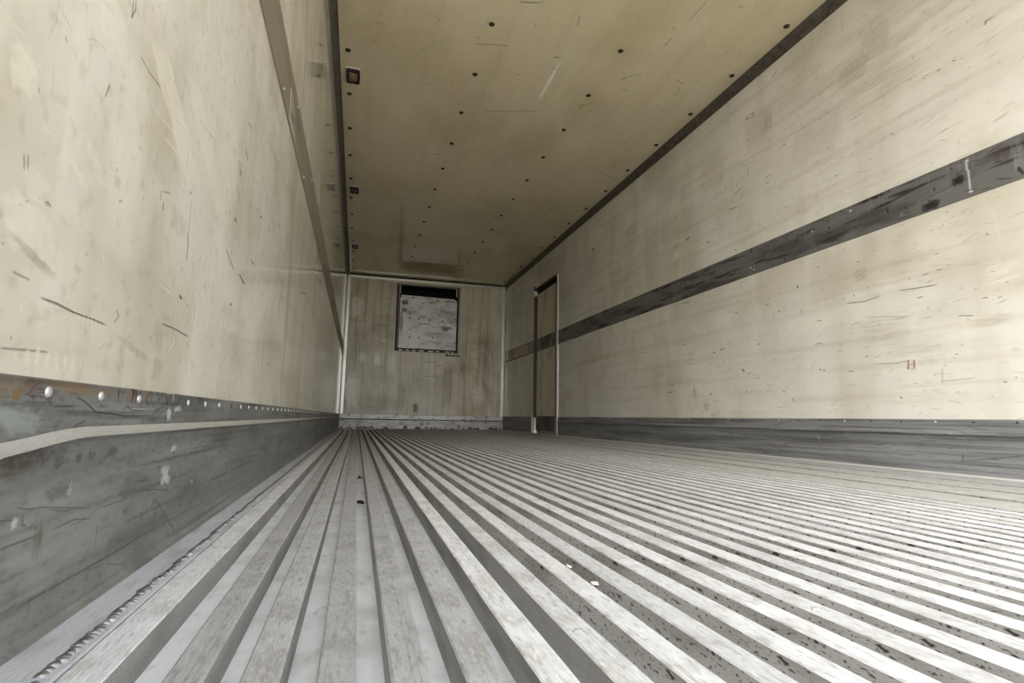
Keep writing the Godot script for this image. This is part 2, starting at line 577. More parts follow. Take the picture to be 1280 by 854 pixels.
	c.line([Vector2(1.126, 0.923), Vector2(1.134, 0.915)], 0.0053, DARK, 0.45)


func paint_right(c: Canvas) -> void:
	c.line([Vector2(1.297, 1.698), Vector2(1.317, 1.698), Vector2(1.325, 1.686)], 0.0029, DARK, 0.77)
	c.line([Vector2(1.448, 1.621), Vector2(1.436, 1.616)], 0.0041, DARK, 0.81)
	c.line([Vector2(1.509, 1.619), Vector2(1.496, 1.615)], 0.0038, DARK, 0.72)
	c.line([Vector2(1.568, 1.621), Vector2(1.559, 1.619)], 0.0036, DARK, 0.72)
	c.line([Vector2(1.633, 1.654), Vector2(1.615, 1.651)], 0.0038, DARK, 0.36)
	c.line([Vector2(1.517, 1.353), Vector2(1.485, 1.357)], 0.0032, DARK, 0.63)
	c.line([Vector2(2.396, 2.158), Vector2(2.358, 2.180)], 0.0049, DARK, 0.72)
	c.line([Vector2(2.627, 2.044), Vector2(2.562, 2.034), Vector2(2.564, 2.012), Vector2(2.623, 2.022), Vector2(2.627, 2.044)], 0.0042, DARK, 0.72)
	c.line([Vector2(2.343, 1.713), Vector2(2.327, 1.714)], 0.0066, DARK, 0.85)
	c.line([Vector2(2.268, 1.787), Vector2(2.243, 1.789)], 0.0100, GREY, 0.81)
	c.line([Vector2(2.762, 1.599), Vector2(2.691, 1.613)], 0.0114, DARK, 0.54)
	c.line([Vector2(2.825, 1.519), Vector2(2.750, 1.508)], 0.0071, DARK, 0.81)
	c.line([Vector2(2.487, 1.586), Vector2(2.445, 1.592)], 0.0052, DARK, 0.54)
	c.line([Vector2(2.028, 1.391), Vector2(2.005, 1.393)], 0.0045, DARK, 0.63)
	c.line([Vector2(2.061, 1.386), Vector2(2.048, 1.386)], 0.0046, DARK, 0.54)
	c.line([Vector2(2.064, 1.555), Vector2(2.051, 1.555)], 0.0046, DARK, 0.72)
	c.line([Vector2(2.632, 1.886), Vector2(2.610, 1.882)], 0.0064, DARK, 0.63)
	c.line([Vector2(2.481, 1.548), Vector2(2.465, 1.548)], 0.0065, DARK, 0.72)
	c.line([Vector2(2.346, 2.058), Vector2(2.308, 2.064)], 0.0060, GREY, 0.81)
	c.line([Vector2(1.460, 1.742), Vector2(1.435, 1.745)], 0.0026, GREY, 0.81)
	c.line([Vector2(1.525, 1.322), Vector2(1.499, 1.313)], 0.0036, DARK, 0.36)
	c.line([Vector2(1.594, 1.416), Vector2(1.531, 1.437)], 0.0030, GREY, 0.63)
	c.line([Vector2(1.725, 1.460), Vector2(1.707, 1.442)], 0.0049, DARK, 0.32)
	c.line([Vector2(1.212, 1.582), Vector2(1.207, 1.582)], 0.0024, DARK, 0.45)
	c.line([Vector2(2.026, 2.224), Vector2(2.010, 2.216)], 0.0037, DARK, 0.45)
	c.line([Vector2(1.868, 1.632), Vector2(1.854, 1.626)], 0.0036, DARK, 0.45)
	c.line([Vector2(3.355, 1.821), Vector2(2.511, 1.761), Vector2(1.890, 1.725), Vector2(1.722, 1.719)], 0.0041, GREY, 0.72)
	c.line([Vector2(1.476, 1.863), Vector2(1.427, 1.873)], 0.0025, GREY, 0.72)
	c.line([Vector2(2.140, 2.127), Vector2(2.103, 2.133)], 0.0053, GREY, 0.72)
	c.line([Vector2(2.250, 2.040), Vector2(2.118, 2.057)], 0.0070, GREY, 0.45)
	c.line([Vector2(2.054, 2.083), Vector2(1.962, 2.079)], 0.0050, GREY, 0.36)
	c.line([Vector2(2.006, 0.748), Vector2(1.913, 0.738), Vector2(1.841, 0.747)], 0.0039, DARK, 0.77)
	c.line([Vector2(1.748, 0.752), Vector2(1.671, 0.745), Vector2(1.588, 0.740)], 0.0035, DARK, 0.81)
	c.line([Vector2(1.919, 0.667), Vector2(1.813, 0.651), Vector2(1.705, 0.631)], 0.0030, GREY, 0.81)
	c.line([Vector2(1.876, 0.448), Vector2(1.781, 0.443), Vector2(1.720, 0.451)], 0.0040, DARK, 0.36)
	c.line([Vector2(1.639, 0.793), Vector2(1.616, 0.795)], 0.0039, DARK, 0.77)
	c.line([Vector2(1.583, 0.799), Vector2(1.567, 0.799)], 0.0038, DARK, 0.77)
	c.line([Vector2(1.669, 0.703), Vector2(1.649, 0.705)], 0.0040, DARK, 0.77)
	c.line([Vector2(1.428, 0.652), Vector2(1.412, 0.652)], 0.0034, DARK, 0.77)
	c.line([Vector2(1.582, 0.866), Vector2(1.572, 0.865)], 0.0037, DARK, 0.77)
	c.line([Vector2(1.466, 0.593), Vector2(1.519, 0.602)], 0.0035, DARK, 0.77)
	c.line([Vector2(2.186, 0.695), Vector2(2.161, 0.692)], 0.0056, DARK, 0.77)
	c.line([Vector2(2.619, 0.631), Vector2(2.597, 0.628)], 0.0071, DARK, 0.77)
	c.line([Vector2(2.784, 1.242), Vector2(2.767, 1.237)], 0.0074, DARK, 0.77)
	c.line([Vector2(2.760, 0.498), Vector2(2.742, 0.478)], 0.0077, DARK, 0.77)
	c.line([Vector2(2.166, 0.448), Vector2(2.160, 0.438)], 0.0056, DARK, 0.77)
	c.line([Vector2(2.193, 0.448), Vector2(2.183, 0.448)], 0.0057, DARK, 0.77)
	c.line([Vector2(2.024, 0.427), Vector2(1.995, 0.426)], 0.0052, DARK, 0.77)
	c.line([Vector2(1.931, 0.484), Vector2(1.917, 0.490)], 0.0049, DARK, 0.77)
	c.line([Vector2(1.391, 0.341), Vector2(1.381, 0.338)], 0.0035, DARK, 0.77)
	c.line([Vector2(1.778, 0.301), Vector2(1.774, 0.293)], 0.0045, DARK, 0.77)
	c.line([Vector2(2.448, 0.791), Vector2(2.432, 0.791)], 0.0064, DARK, 0.77)
	c.line([Vector2(2.532, 0.846), Vector2(2.515, 0.847)], 0.0066, DARK, 0.77)
	c.line([Vector2(2.800, 0.846), Vector2(2.781, 0.842)], 0.0076, DARK, 0.77)
	c.line([Vector2(3.355, 0.724), Vector2(3.345, 0.719)], 0.0078, DARK, 0.77)
	c.line([Vector2(3.079, 0.359), Vector2(3.064, 0.362)], 0.0078, DARK, 0.77)
	c.line([Vector2(2.443, 0.351), Vector2(2.431, 0.349)], 0.0066, DARK, 0.77)
	c.line([Vector2(2.561, 0.356), Vector2(2.551, 0.354)], 0.0070, DARK, 0.77)
	c.line([Vector2(2.733, 0.363), Vector2(2.724, 0.361)], 0.0076, DARK, 0.77)
	c.line([Vector2(1.542, 0.457), Vector2(1.535, 0.454)], 0.0038, DARK, 0.77)
	c.line([Vector2(1.519, 0.487), Vector2(1.514, 0.489)], 0.0037, DARK, 0.77)
	c.line([Vector2(2.165, 0.965), Vector2(2.153, 0.968)], 0.0054, DARK, 0.77)
	c.line([Vector2(1.940, 0.931), Vector2(1.925, 0.930)], 0.0047, DARK, 0.77)
	c.line([Vector2(2.304, 0.902), Vector2(2.299, 0.890)], 0.0058, DARK, 0.77)
	c.line([Vector2(1.702, 0.792), Vector2(1.693, 0.792)], 0.0041, DARK, 0.77)
	c.line([Vector2(3.303, 1.466), Vector2(3.255, 1.475)], 0.0078, DARK, 0.77)
	c.line([Vector2(3.053, 1.372), Vector2(3.029, 1.374)], 0.0078, DARK, 0.77)
	c.line([Vector2(2.965, 0.633), Vector2(2.919, 0.641)], 0.0078, DARK, 0.77)
	c.line([Vector2(3.027, 0.627), Vector2(3.013, 0.622)], 0.0078, DARK, 0.77)
	c.line([Vector2(2.655, 0.432), Vector2(2.610, 0.432)], 0.0096, GREY, 0.81)
	c.line([Vector2(2.490, 0.786), Vector2(2.481, 0.761)], 0.0069, GREY, 0.72)
	c.line([Vector2(1.732, 0.450), Vector2(1.734, 0.412)], 0.0045, OXIDE, 0.85)
	c.line([Vector2(1.707, 0.450), Vector2(1.709, 0.414)], 0.0045, OXIDE, 0.85)
	c.line([Vector2(1.719, 0.439), Vector2(1.719, 0.425)], 0.0045, OXIDE, 0.32)
	c.line([Vector2(1.741, 0.421), Vector2(1.737, 0.416)], 0.0046, OXIDE, 0.45)
	c.line([Vector2(1.724, 0.415), Vector2(1.712, 0.415)], 0.0034, OXIDE, 0.36)
	c.line([Vector2(1.608, 0.354), Vector2(1.566, 0.355), Vector2(1.483, 0.360)], 0.0074, GREY, 0.90)
	c.stamp("smear_h", GREY, 1.00, 1.927, 0.866, 0.077, 0.070)
	c.stamp("smear_h", GREY, 0.70, 1.417, 0.566, 0.159, 0.050)
	c.stamp("smear_h", GREY, 0.40, 1.839, 0.595, 0.282, 0.144)
	c.stamp("smear_h", GREY, 0.35, 1.708, 0.507, 0.308, 0.090)
	c.stamp("smear_h", PALE, 0.70, 1.362, 0.731, 0.141, 0.098)
	c.stamp("smear_h", PALE, 0.80, 1.567, 0.554, 0.403, 0.106)
	c.stamp("bars_v", PALE, 0.50, 1.582, 0.438, 0.163, 0.148)
	c.stamp("smear_h", GREY, 0.40, 1.781, 1.757, 0.569, 0.364)
	c.stamp("patch", GREY, 0.20, 2.121, 1.670, 0.435, 0.375)
	c.stamp("patch", GREY, 0.30, 1.761, 1.948, 0.208, 0.207)
	c.stamp("patch", GREY, 0.55, 2.451, 1.920, 0.095, 0.147)
	c.stamp("patch", GREY, 0.25, 2.552, 1.924, 0.270, 0.286)
	c.stamp("patch", GREY, 0.25, 2.963, 1.843, 0.369, 0.337)
	c.stamp("patch", GREY, 0.40, 1.884, 1.865, 0.228, 0.150)
	c.stamp("patch", PALE, 0.50, 1.407, 1.349, 0.336, 0.255)
	c.stamp("smear_v", GREY, 0.50, 4.128, 1.811, 0.308, 0.141)
	c.stamp("patch", PALE, 0.70, 3.427, 1.400, 0.120, 0.109)
	c.stamp("patch", DARK, 0.50, 4.895, 1.882, 0.096, 0.041)
	c.stamp("smear_v", GREY, 0.50, 4.897, 1.787, 0.159, 0.177)
	c.line([Vector2(3.459, 1.454), Vector2(3.392, 1.469)], 0.0069, DARK, 0.63)
	c.line([Vector2(3.305, 1.467), Vector2(3.251, 1.480)], 0.0069, DARK, 0.63)
	c.line([Vector2(3.056, 1.373), Vector2(3.030, 1.375)], 0.0069, DARK, 0.63)
	c.line([Vector2(4.636, 1.846), Vector2(4.602, 1.843)], 0.0069, DARK, 0.63)
	c.line([Vector2(5.654, 1.955), Vector2(5.626, 1.955)], 0.0069, DARK, 0.63)
	c.line([Vector2(3.536, 1.534), Vector2(3.522, 1.532)], 0.0069, DARK, 0.63)
	c.line([Vector2(4.282, 1.342), Vector2(4.252, 1.341)], 0.0069, DARK, 0.63)
	c.line([Vector2(4.320, 1.337), Vector2(4.307, 1.336)], 0.0069, DARK, 0.63)
	c.line([Vector2(4.127, 1.238), Vector2(4.113, 1.246)], 0.0069, DARK, 0.63)
	c.line([Vector2(4.115, 1.279), Vector2(4.098, 1.283)], 0.0069, DARK, 0.63)
	c.line([Vector2(3.375, 1.019), Vector2(3.271, 1.009)], 0.0069, DARK, 0.63)
	c.line([Vector2(3.704, 0.880), Vector2(3.690, 0.881)], 0.0069, DARK, 0.63)
	c.line([Vector2(3.792, 0.883), Vector2(3.782, 0.883)], 0.0069, DARK, 0.63)
	c.line([Vector2(4.013, 0.883), Vector2(4.002, 0.884)], 0.0069, DARK, 0.63)
	c.line([Vector2(4.090, 0.942), Vector2(4.076, 0.929)], 0.0069, DARK, 0.63)
	c.line([Vector2(4.997, 1.268), Vector2(4.974, 1.237)], 0.0069, DARK, 0.63)
	c.line([Vector2(4.127, 0.887), Vector2(4.111, 0.881)], 0.0061, DARK, 0.72)
	c.line([Vector2(4.520, 0.891), Vector2(4.504, 0.890)], 0.0061, DARK, 0.72)
	c.line([Vector2(4.403, 0.890), Vector2(4.391, 0.887)], 0.0061, DARK, 0.72)
	c.line([Vector2(3.365, 0.723), Vector2(3.352, 0.721)], 0.0061, DARK, 0.72)
	c.line([Vector2(3.029, 0.627), Vector2(3.013, 0.626)], 0.0061, DARK, 0.72)
	c.line([Vector2(5.388, 0.890), Vector2(5.373, 0.887)], 0.0061, DARK, 0.72)
	c.line([Vector2(5.168, 0.886), Vector2(5.151, 0.884)], 0.0061, DARK, 0.72)
	c.line([Vector2(5.064, 0.885), Vector2(5.044, 0.883)], 0.0061, DARK, 0.72)
	c.line([Vector2(5.767, 0.886), Vector2(5.750, 0.883)], 0.0061, DARK, 0.72)
	c.line([Vector2(4.845, 0.897), Vector2(4.836, 0.899)], 0.0061, DARK, 0.72)
	c.line([Vector2(4.734, 0.889), Vector2(4.722, 0.888)], 0.0061, DARK, 0.72)
	c.line([Vector2(4.971, 0.725), Vector2(4.946, 0.724)], 0.0061, DARK, 0.72)
	c.line([Vector2(4.877, 0.721), Vector2(4.865, 0.720)], 0.0061, DARK, 0.72)
	c.line([Vector2(4.432, 0.650), Vector2(4.422, 0.648)], 0.0061, DARK, 0.72)
	c.line([Vector2(4.548, 0.528), Vector2(4.535, 0.525)], 0.0061, DARK, 0.72)
	c.line([Vector2(4.017, 0.437), Vector2(4.000, 0.431)], 0.0061, DARK, 0.72)
	c.line([Vector2(3.076, 0.361), Vector2(3.062, 0.360)], 0.0061, DARK, 0.72)
	c.line([Vector2(3.594, 0.393), Vector2(3.523, 0.390)], 0.0061, DARK, 0.72)
	c.line([Vector2(3.526, 0.453), Vector2(3.519, 0.440)], 0.0061, DARK, 0.72)
	c.line([Vector2(3.589, 0.492), Vector2(3.580, 0.492)], 0.0061, DARK, 0.72)
	c.line([Vector2(3.159, 0.241), Vector2(3.174, 0.243)], 0.0061, DARK, 0.72)
	c.line([Vector2(3.069, 0.228), Vector2(3.060, 0.220)], 0.0061, DARK, 0.72)
	c.line([Vector2(4.019, 0.731), Vector2(3.839, 0.718)], 0.0061, GREY, 0.90)
	c.line([Vector2(3.795, 0.553), Vector2(3.670, 0.547)], 0.0049, GREY, 0.72)
	c.line([Vector2(3.772, 0.375), Vector2(3.586, 0.368)], 0.0061, PALE, 0.81)
	c.line([Vector2(4.253, 0.601), Vector2(4.268, 0.466)], 0.0061, GREY, 0.72)
	c.line([Vector2(4.415, 0.578), Vector2(4.125, 0.560)], 0.0049, GREY, 0.63)
	c.line([Vector2(5.238, 0.433), Vector2(5.238, 0.366)], 0.0061, GREY, 0.72)
	c.line([Vector2(3.300, 0.577), Vector2(3.238, 0.571)], 0.0061, GREY, 0.81)
	c.stamp("smear_v", GREY, 0.70, 3.122, 0.279, 0.070, 0.068)
	c.stamp("patch", GREY, 0.40, 3.249, 0.375, 0.076, 0.098)


func paint_ceiling(c: Canvas) -> void:
	c.line([Vector2(3.083, 0.439), Vector2(2.923, 0.522), Vector2(2.834, 0.605), Vector2(2.791, 0.657)], 0.0184, GREY, 0.50)
	c.line([Vector2(2.432, 0.942), Vector2(2.420, 1.000), Vector2(2.397, 1.059)], 0.0049, DARK, 0.41)
	c.line([Vector2(2.809, 0.785), Vector2(2.769, 0.975)], 0.0061, DARK, 0.41)
	c.line([Vector2(2.667, 0.367), Vector2(2.656, 0.373)], 0.0056, DARK, 0.41)
	c.line([Vector2(2.661, 0.529), Vector2(2.670, 0.538)], 0.0056, DARK, 0.41)
	c.line([Vector2(2.675, 0.547), Vector2(2.688, 0.566)], 0.0056, DARK, 0.41)
	c.line([Vector2(3.221, 0.717), Vector2(3.193, 0.722)], 0.0061, DARK, 0.41)
	c.line([Vector2(3.151, 1.093), Vector2(3.158, 1.106)], 0.0061, DARK, 0.41)
	c.line([Vector2(3.312, 1.162), Vector2(3.287, 1.160)], 0.0061, DARK, 0.41)
	c.line([Vector2(3.276, 0.518), Vector2(3.277, 0.532)], 0.0061, DARK, 0.41)
	c.line([Vector2(4.189, 1.212), Vector2(4.180, 1.226)], 0.0061, DARK, 0.41)
	c.line([Vector2(4.052, 1.125), Vector2(4.070, 1.139)], 0.0061, DARK, 0.41)
	c.line([Vector2(4.239, 0.888), Vector2(4.272, 0.963)], 0.0061, DARK, 0.41)
	c.line([Vector2(4.222, 0.649), Vector2(4.187, 0.795)], 0.0061, DARK, 0.41)
	c.line([Vector2(2.871, 0.948), Vector2(2.873, 0.954)], 0.0061, DARK, 0.41)
	c.line([Vector2(2.748, 0.774), Vector2(2.762, 0.791)], 0.0059, DARK, 0.41)
	c.line([Vector2(2.789, 1.247), Vector2(2.787, 1.285)], 0.0060, DARK, 0.41)
	c.line([Vector2(3.079, 1.452), Vector2(3.071, 1.463)], 0.0061, DARK, 0.41)
	c.line([Vector2(3.752, 0.822), Vector2(3.745, 0.826)], 0.0061, DARK, 0.41)
	c.line([Vector2(2.505, 1.114), Vector2(2.508, 1.119)], 0.0051, DARK, 0.41)
	c.line([Vector2(2.567, 1.059), Vector2(2.568, 1.066)], 0.0053, DARK, 0.41)
	c.line([Vector2(2.751, 0.714), Vector2(2.751, 0.722)], 0.0059, DARK, 0.41)
	c.line([Vector2(3.475, 0.977), Vector2(3.359, 1.348)], 0.0061, DARK, 0.41)
	c.line([Vector2(2.143, 1.844), Vector2(2.222, 1.845), Vector2(2.295, 1.839)], 0.0041, DARK, 0.36)
	c.line([Vector2(2.464, 1.824), Vector2(2.527, 1.821)], 0.0051, DARK, 0.36)
	c.line([Vector2(2.872, 1.722), Vector2(2.815, 1.774), Vector2(2.772, 1.823)], 0.0061, DARK, 0.36)
	c.line([Vector2(3.225, 1.600), Vector2(3.121, 1.693)], 0.0061, DARK, 0.36)
	c.line([Vector2(2.509, 1.287), Vector2(2.430, 1.266)], 0.0051, DARK, 0.36)
	c.line([Vector2(3.620, 2.118), Vector2(3.546, 2.123)], 0.0061, DARK, 0.36)
	c.line([Vector2(3.980, 2.088), Vector2(3.914, 2.105)], 0.0061, DARK, 0.36)
	c.line([Vector2(2.781, 1.251), Vector2(2.783, 1.301)], 0.0060, DARK, 0.36)
	c.line([Vector2(3.153, 1.098), Vector2(3.157, 1.104)], 0.0061, DARK, 0.36)
	c.line([Vector2(2.884, 1.271), Vector2(2.894, 1.326)], 0.0061, DARK, 0.36)
	c.line([Vector2(2.136, 2.019), Vector2(2.130, 2.053)], 0.0042, DARK, 0.36)
	c.line([Vector2(5.277, 2.017), Vector2(4.817, 2.052)], 0.0061, DARK, 0.36)
	c.line([Vector2(4.053, 2.097), Vector2(4.210, 2.373)], 0.0061, DARK, 0.36)
	c.line([Vector2(2.434, 0.937), Vector2(2.410, 1.028)], 0.0049, DARK, 0.36)
	c.line([Vector2(2.931, 2.152), Vector2(2.833, 2.128)], 0.0061, DARK, 0.36)
	c.line([Vector2(3.734, 1.896), Vector2(3.784, 1.952)], 0.0061, DARK, 0.36)
	c.line([Vector2(2.501, 1.111), Vector2(2.505, 1.117)], 0.0051, DARK, 0.36)
	c.line([Vector2(2.564, 1.058), Vector2(2.568, 1.066)], 0.0053, DARK, 0.36)
	c.line([Vector2(2.763, 2.056), Vector2(2.791, 2.121)], 0.0061, DARK, 0.36)
	c.line([Vector2(7.540, -0.347), Vector2(7.550, -0.344)], 0.0041, GREY, 0.09)
	c.stamp("smear_h", GREY, 0.40, 2.671, 0.388, 0.165, 0.325)
	c.stamp("smear_h", GREY, 0.40, 2.936, 1.087, 0.376, 0.650)
	c.stamp("patch", GREY, 0.35, 2.691, 1.136, 0.179, 0.112)
	c.stamp("smear_h", GREY, 0.40, 2.884, 1.321, 0.130, 0.144)
	c.stamp("patch", GREY, 0.40, 3.344, 0.863, 0.163, 0.132)
	c.stamp("patch", GREY, 0.40, 3.488, 1.205, 0.155, 0.168)
	c.stamp("patch", GREY, 0.30, 3.323, 1.381, 0.144, 0.190)
	c.stamp("smear_h", GREY, 0.35, 2.791, 1.287, 0.312, 0.357)
	c.stamp("smear_h", GREY, 0.35, 3.077, 1.597, 0.217, 0.362)


func paint_back(c: Canvas) -> void:
	c.line([Vector2(0.080, 1.590), Vector2(0.095, 1.203)], 0.0053, BROWN, 0.68)
	c.line([Vector2(0.215, 1.588), Vector2(0.240, 0.943)], 0.0053, BROWN, 0.68)
	c.line([Vector2(0.306, 1.587), Vector2(0.314, 1.316)], 0.0053, BROWN, 0.68)
	c.line([Vector2(0.427, 1.595), Vector2(0.442, 1.221)], 0.0053, BROWN, 0.68)
	c.line([Vector2(0.542, 1.193), Vector2(0.554, 0.822)], 0.0053, BROWN, 0.68)
	c.line([Vector2(0.911, 1.177), Vector2(0.924, 0.802)], 0.0053, BROWN, 0.68)
	c.line([Vector2(1.262, 1.160), Vector2(1.268, 1.005)], 0.0053, BROWN, 0.68)
	c.line([Vector2(1.755, 1.114), Vector2(1.762, 0.886)], 0.0053, BROWN, 0.68)
	c.line([Vector2(1.881, 1.190), Vector2(1.890, 0.734)], 0.0053, BROWN, 0.68)
	c.line([Vector2(2.130, 1.598), Vector2(2.132, 1.239)], 0.0053, BROWN, 0.68)
	c.line([Vector2(2.240, 1.597), Vector2(2.244, 1.424)], 0.0053, BROWN, 0.68)
	c.line([Vector2(1.993, 1.582), Vector2(1.995, 1.500)], 0.0053, BROWN, 0.68)
	c.line([Vector2(2.370, 1.605), Vector2(2.377, 1.251)], 0.0053, BROWN, 0.68)
	c.line([Vector2(1.981, 1.089), Vector2(1.982, 1.018)], 0.0053, BROWN, 0.68)
	c.line([Vector2(2.191, 0.604), Vector2(2.195, 0.429)], 0.0053, BROWN, 0.68)
	c.line([Vector2(0.080, 1.593), Vector2(0.099, 1.594)], 0.0057, DARK, 0.77)
	c.line([Vector2(0.209, 1.588), Vector2(0.228, 1.586)], 0.0057, DARK, 0.77)
	c.line([Vector2(0.306, 1.587), Vector2(0.319, 1.588)], 0.0057, DARK, 0.77)
	c.line([Vector2(0.427, 1.588), Vector2(0.440, 1.589)], 0.0057, DARK, 0.77)
	c.line([Vector2(0.542, 1.193), Vector2(0.562, 1.190)], 0.0057, DARK, 0.77)
	c.line([Vector2(0.184, 2.167), Vector2(0.203, 2.169)], 0.0057, DARK, 0.77)
	c.line([Vector2(0.581, 2.162), Vector2(0.598, 2.164)], 0.0057, DARK, 0.77)
	c.line([Vector2(0.558, 1.947), Vector2(0.604, 1.950)], 0.0057, DARK, 0.77)
	c.line([Vector2(0.719, 0.433), Vector2(0.733, 0.433)], 0.0057, DARK, 0.77)
	c.line([Vector2(1.162, 1.000), Vector2(1.367, 1.009)], 0.0057, DARK, 0.77)
	c.line([Vector2(1.170, 0.795), Vector2(1.427, 0.794)], 0.0057, DARK, 0.77)
	c.line([Vector2(1.169, 0.397), Vector2(1.186, 0.398)], 0.0057, DARK, 0.77)
	c.line([Vector2(1.493, 0.392), Vector2(1.510, 0.378)], 0.0057, DARK, 0.77)
	c.line([Vector2(1.607, 0.800), Vector2(1.621, 0.801)], 0.0057, DARK, 0.77)
	c.line([Vector2(1.985, 1.582), Vector2(2.014, 1.583)], 0.0057, DARK, 0.77)
	c.line([Vector2(2.131, 1.591), Vector2(2.142, 1.584)], 0.0057, DARK, 0.77)
	c.line([Vector2(1.774, 2.018), Vector2(1.796, 2.009)], 0.0057, DARK, 0.77)
	c.line([Vector2(1.849, 1.923), Vector2(1.879, 1.878)], 0.0057, DARK, 0.77)
	c.line([Vector2(2.028, 2.045), Vector2(2.059, 1.982)], 0.0057, DARK, 0.77)
	c.line([Vector2(1.944, 1.893), Vector2(1.959, 1.876)], 0.0057, DARK, 0.77)
	c.line([Vector2(0.453, 1.528), Vector2(0.617, 1.546)], 0.0057, DARK, 0.77)
	c.line([Vector2(1.335, 0.956), Vector2(1.473, 0.962)], 0.0057, DARK, 0.77)
	c.line([Vector2(0.084, 0.623), Vector2(0.096, 0.620)], 0.0057, DARK, 0.77)
	c.line([Vector2(0.229, 0.571), Vector2(0.238, 0.572)], 0.0057, DARK, 0.77)
	c.line([Vector2(0.333, 0.417), Vector2(0.342, 0.417)], 0.0057, DARK, 0.77)
	c.line([Vector2(1.161, 0.607), Vector2(1.181, 0.608)], 0.0057, DARK, 0.77)
	c.line([Vector2(1.519, 0.618), Vector2(1.530, 0.618)], 0.0057, DARK, 0.77)
	c.line([Vector2(2.029, 0.599), Vector2(2.044, 0.599)], 0.0057, DARK, 0.77)
	c.line([Vector2(0.420, 1.533), Vector2(0.617, 1.553)], 0.0082, GREY, 0.45)
	c.stamp("patch", BROWN, 1.00, 1.086, 0.310, 0.107, 0.184)
	c.stamp("patch", BROWN, 0.80, 1.086, 0.310, 0.080, 0.151)
	c.stamp("patch", WHITISH, 1.00, 0.283, 1.045, 0.160, 0.201)
	c.stamp("patch", WHITISH, 1.00, 0.495, 1.013, 0.130, 0.252)
	c.stamp("smear_v", WHITISH, 1.00, 0.719, 0.964, 0.148, 0.406)
	c.stamp("patch", WHITISH, 1.00, 0.727, 0.981, 0.099, 0.305)
	c.stamp("patch", WHITISH, 1.00, 0.168, 0.537, 0.284, 0.671)
	c.stamp("smear_v", WHITISH, 0.90, 0.185, 0.512, 0.221, 0.589)
	c.stamp("patch", WHITISH, 0.70, 0.169, 1.818, 0.242, 0.478)
	c.stamp("patch", WHITISH, 0.50, 2.068, 0.531, 0.357, 0.418)
	c.stamp("smear_h", WHITISH, 0.90, 0.579, 1.305, 0.099, 0.051)
	c.stamp("smear_h", WHITISH, 0.60, 0.595, 0.639, 0.130, 0.100)
	c.stamp("smear_v", BROWN, 0.45, 0.873, 0.490, 0.149, 0.552)
	c.stamp("smear_v", BROWN, 0.40, 1.570, 0.666, 0.173, 0.878)
	c.stamp("smear_v", BROWN, 0.30, 0.397, 0.411, 0.128, 0.411)
	c.stamp("smear_v", BROWN, 0.35, 1.789, 0.923, 0.106, 0.384)
	c.stamp("smear_v", BROWN, 0.35, 2.188, 1.173, 0.418, 0.856)
	c.stamp("smear_v", BROWN, 0.25, 0.265, 1.264, 0.370, 0.639)
	c.stamp("smear_v", BROWN, 0.40, 2.202, 0.535, 0.162, 0.420)
	c.stamp("smear_v", BROWN, 0.30, 0.608, 0.374, 0.130, 0.297)


func panel_x(st: SurfaceTool, x: float, nx: float, z0: float, z1: float, y0: float, y1: float, c: Canvas) -> void:
	# the inner face of a side wall, with the picture laid on by its own metres
	var f := func(z: float, y: float) -> Vector2: return Vector2((-z - c.s0) / (c.s1 - c.s0), (c.t1 - y) / (c.t1 - c.t0))
	quad(st, Vector3(x, y0, z0), Vector3(x, y0, z1), Vector3(x, y1, z1), Vector3(x, y1, z0), Vector3(nx, 0, 0), f.call(z0, y0), f.call(z0, y1) if false else f.call(z1, y0), f.call(z1, y1), f.call(z0, y1))


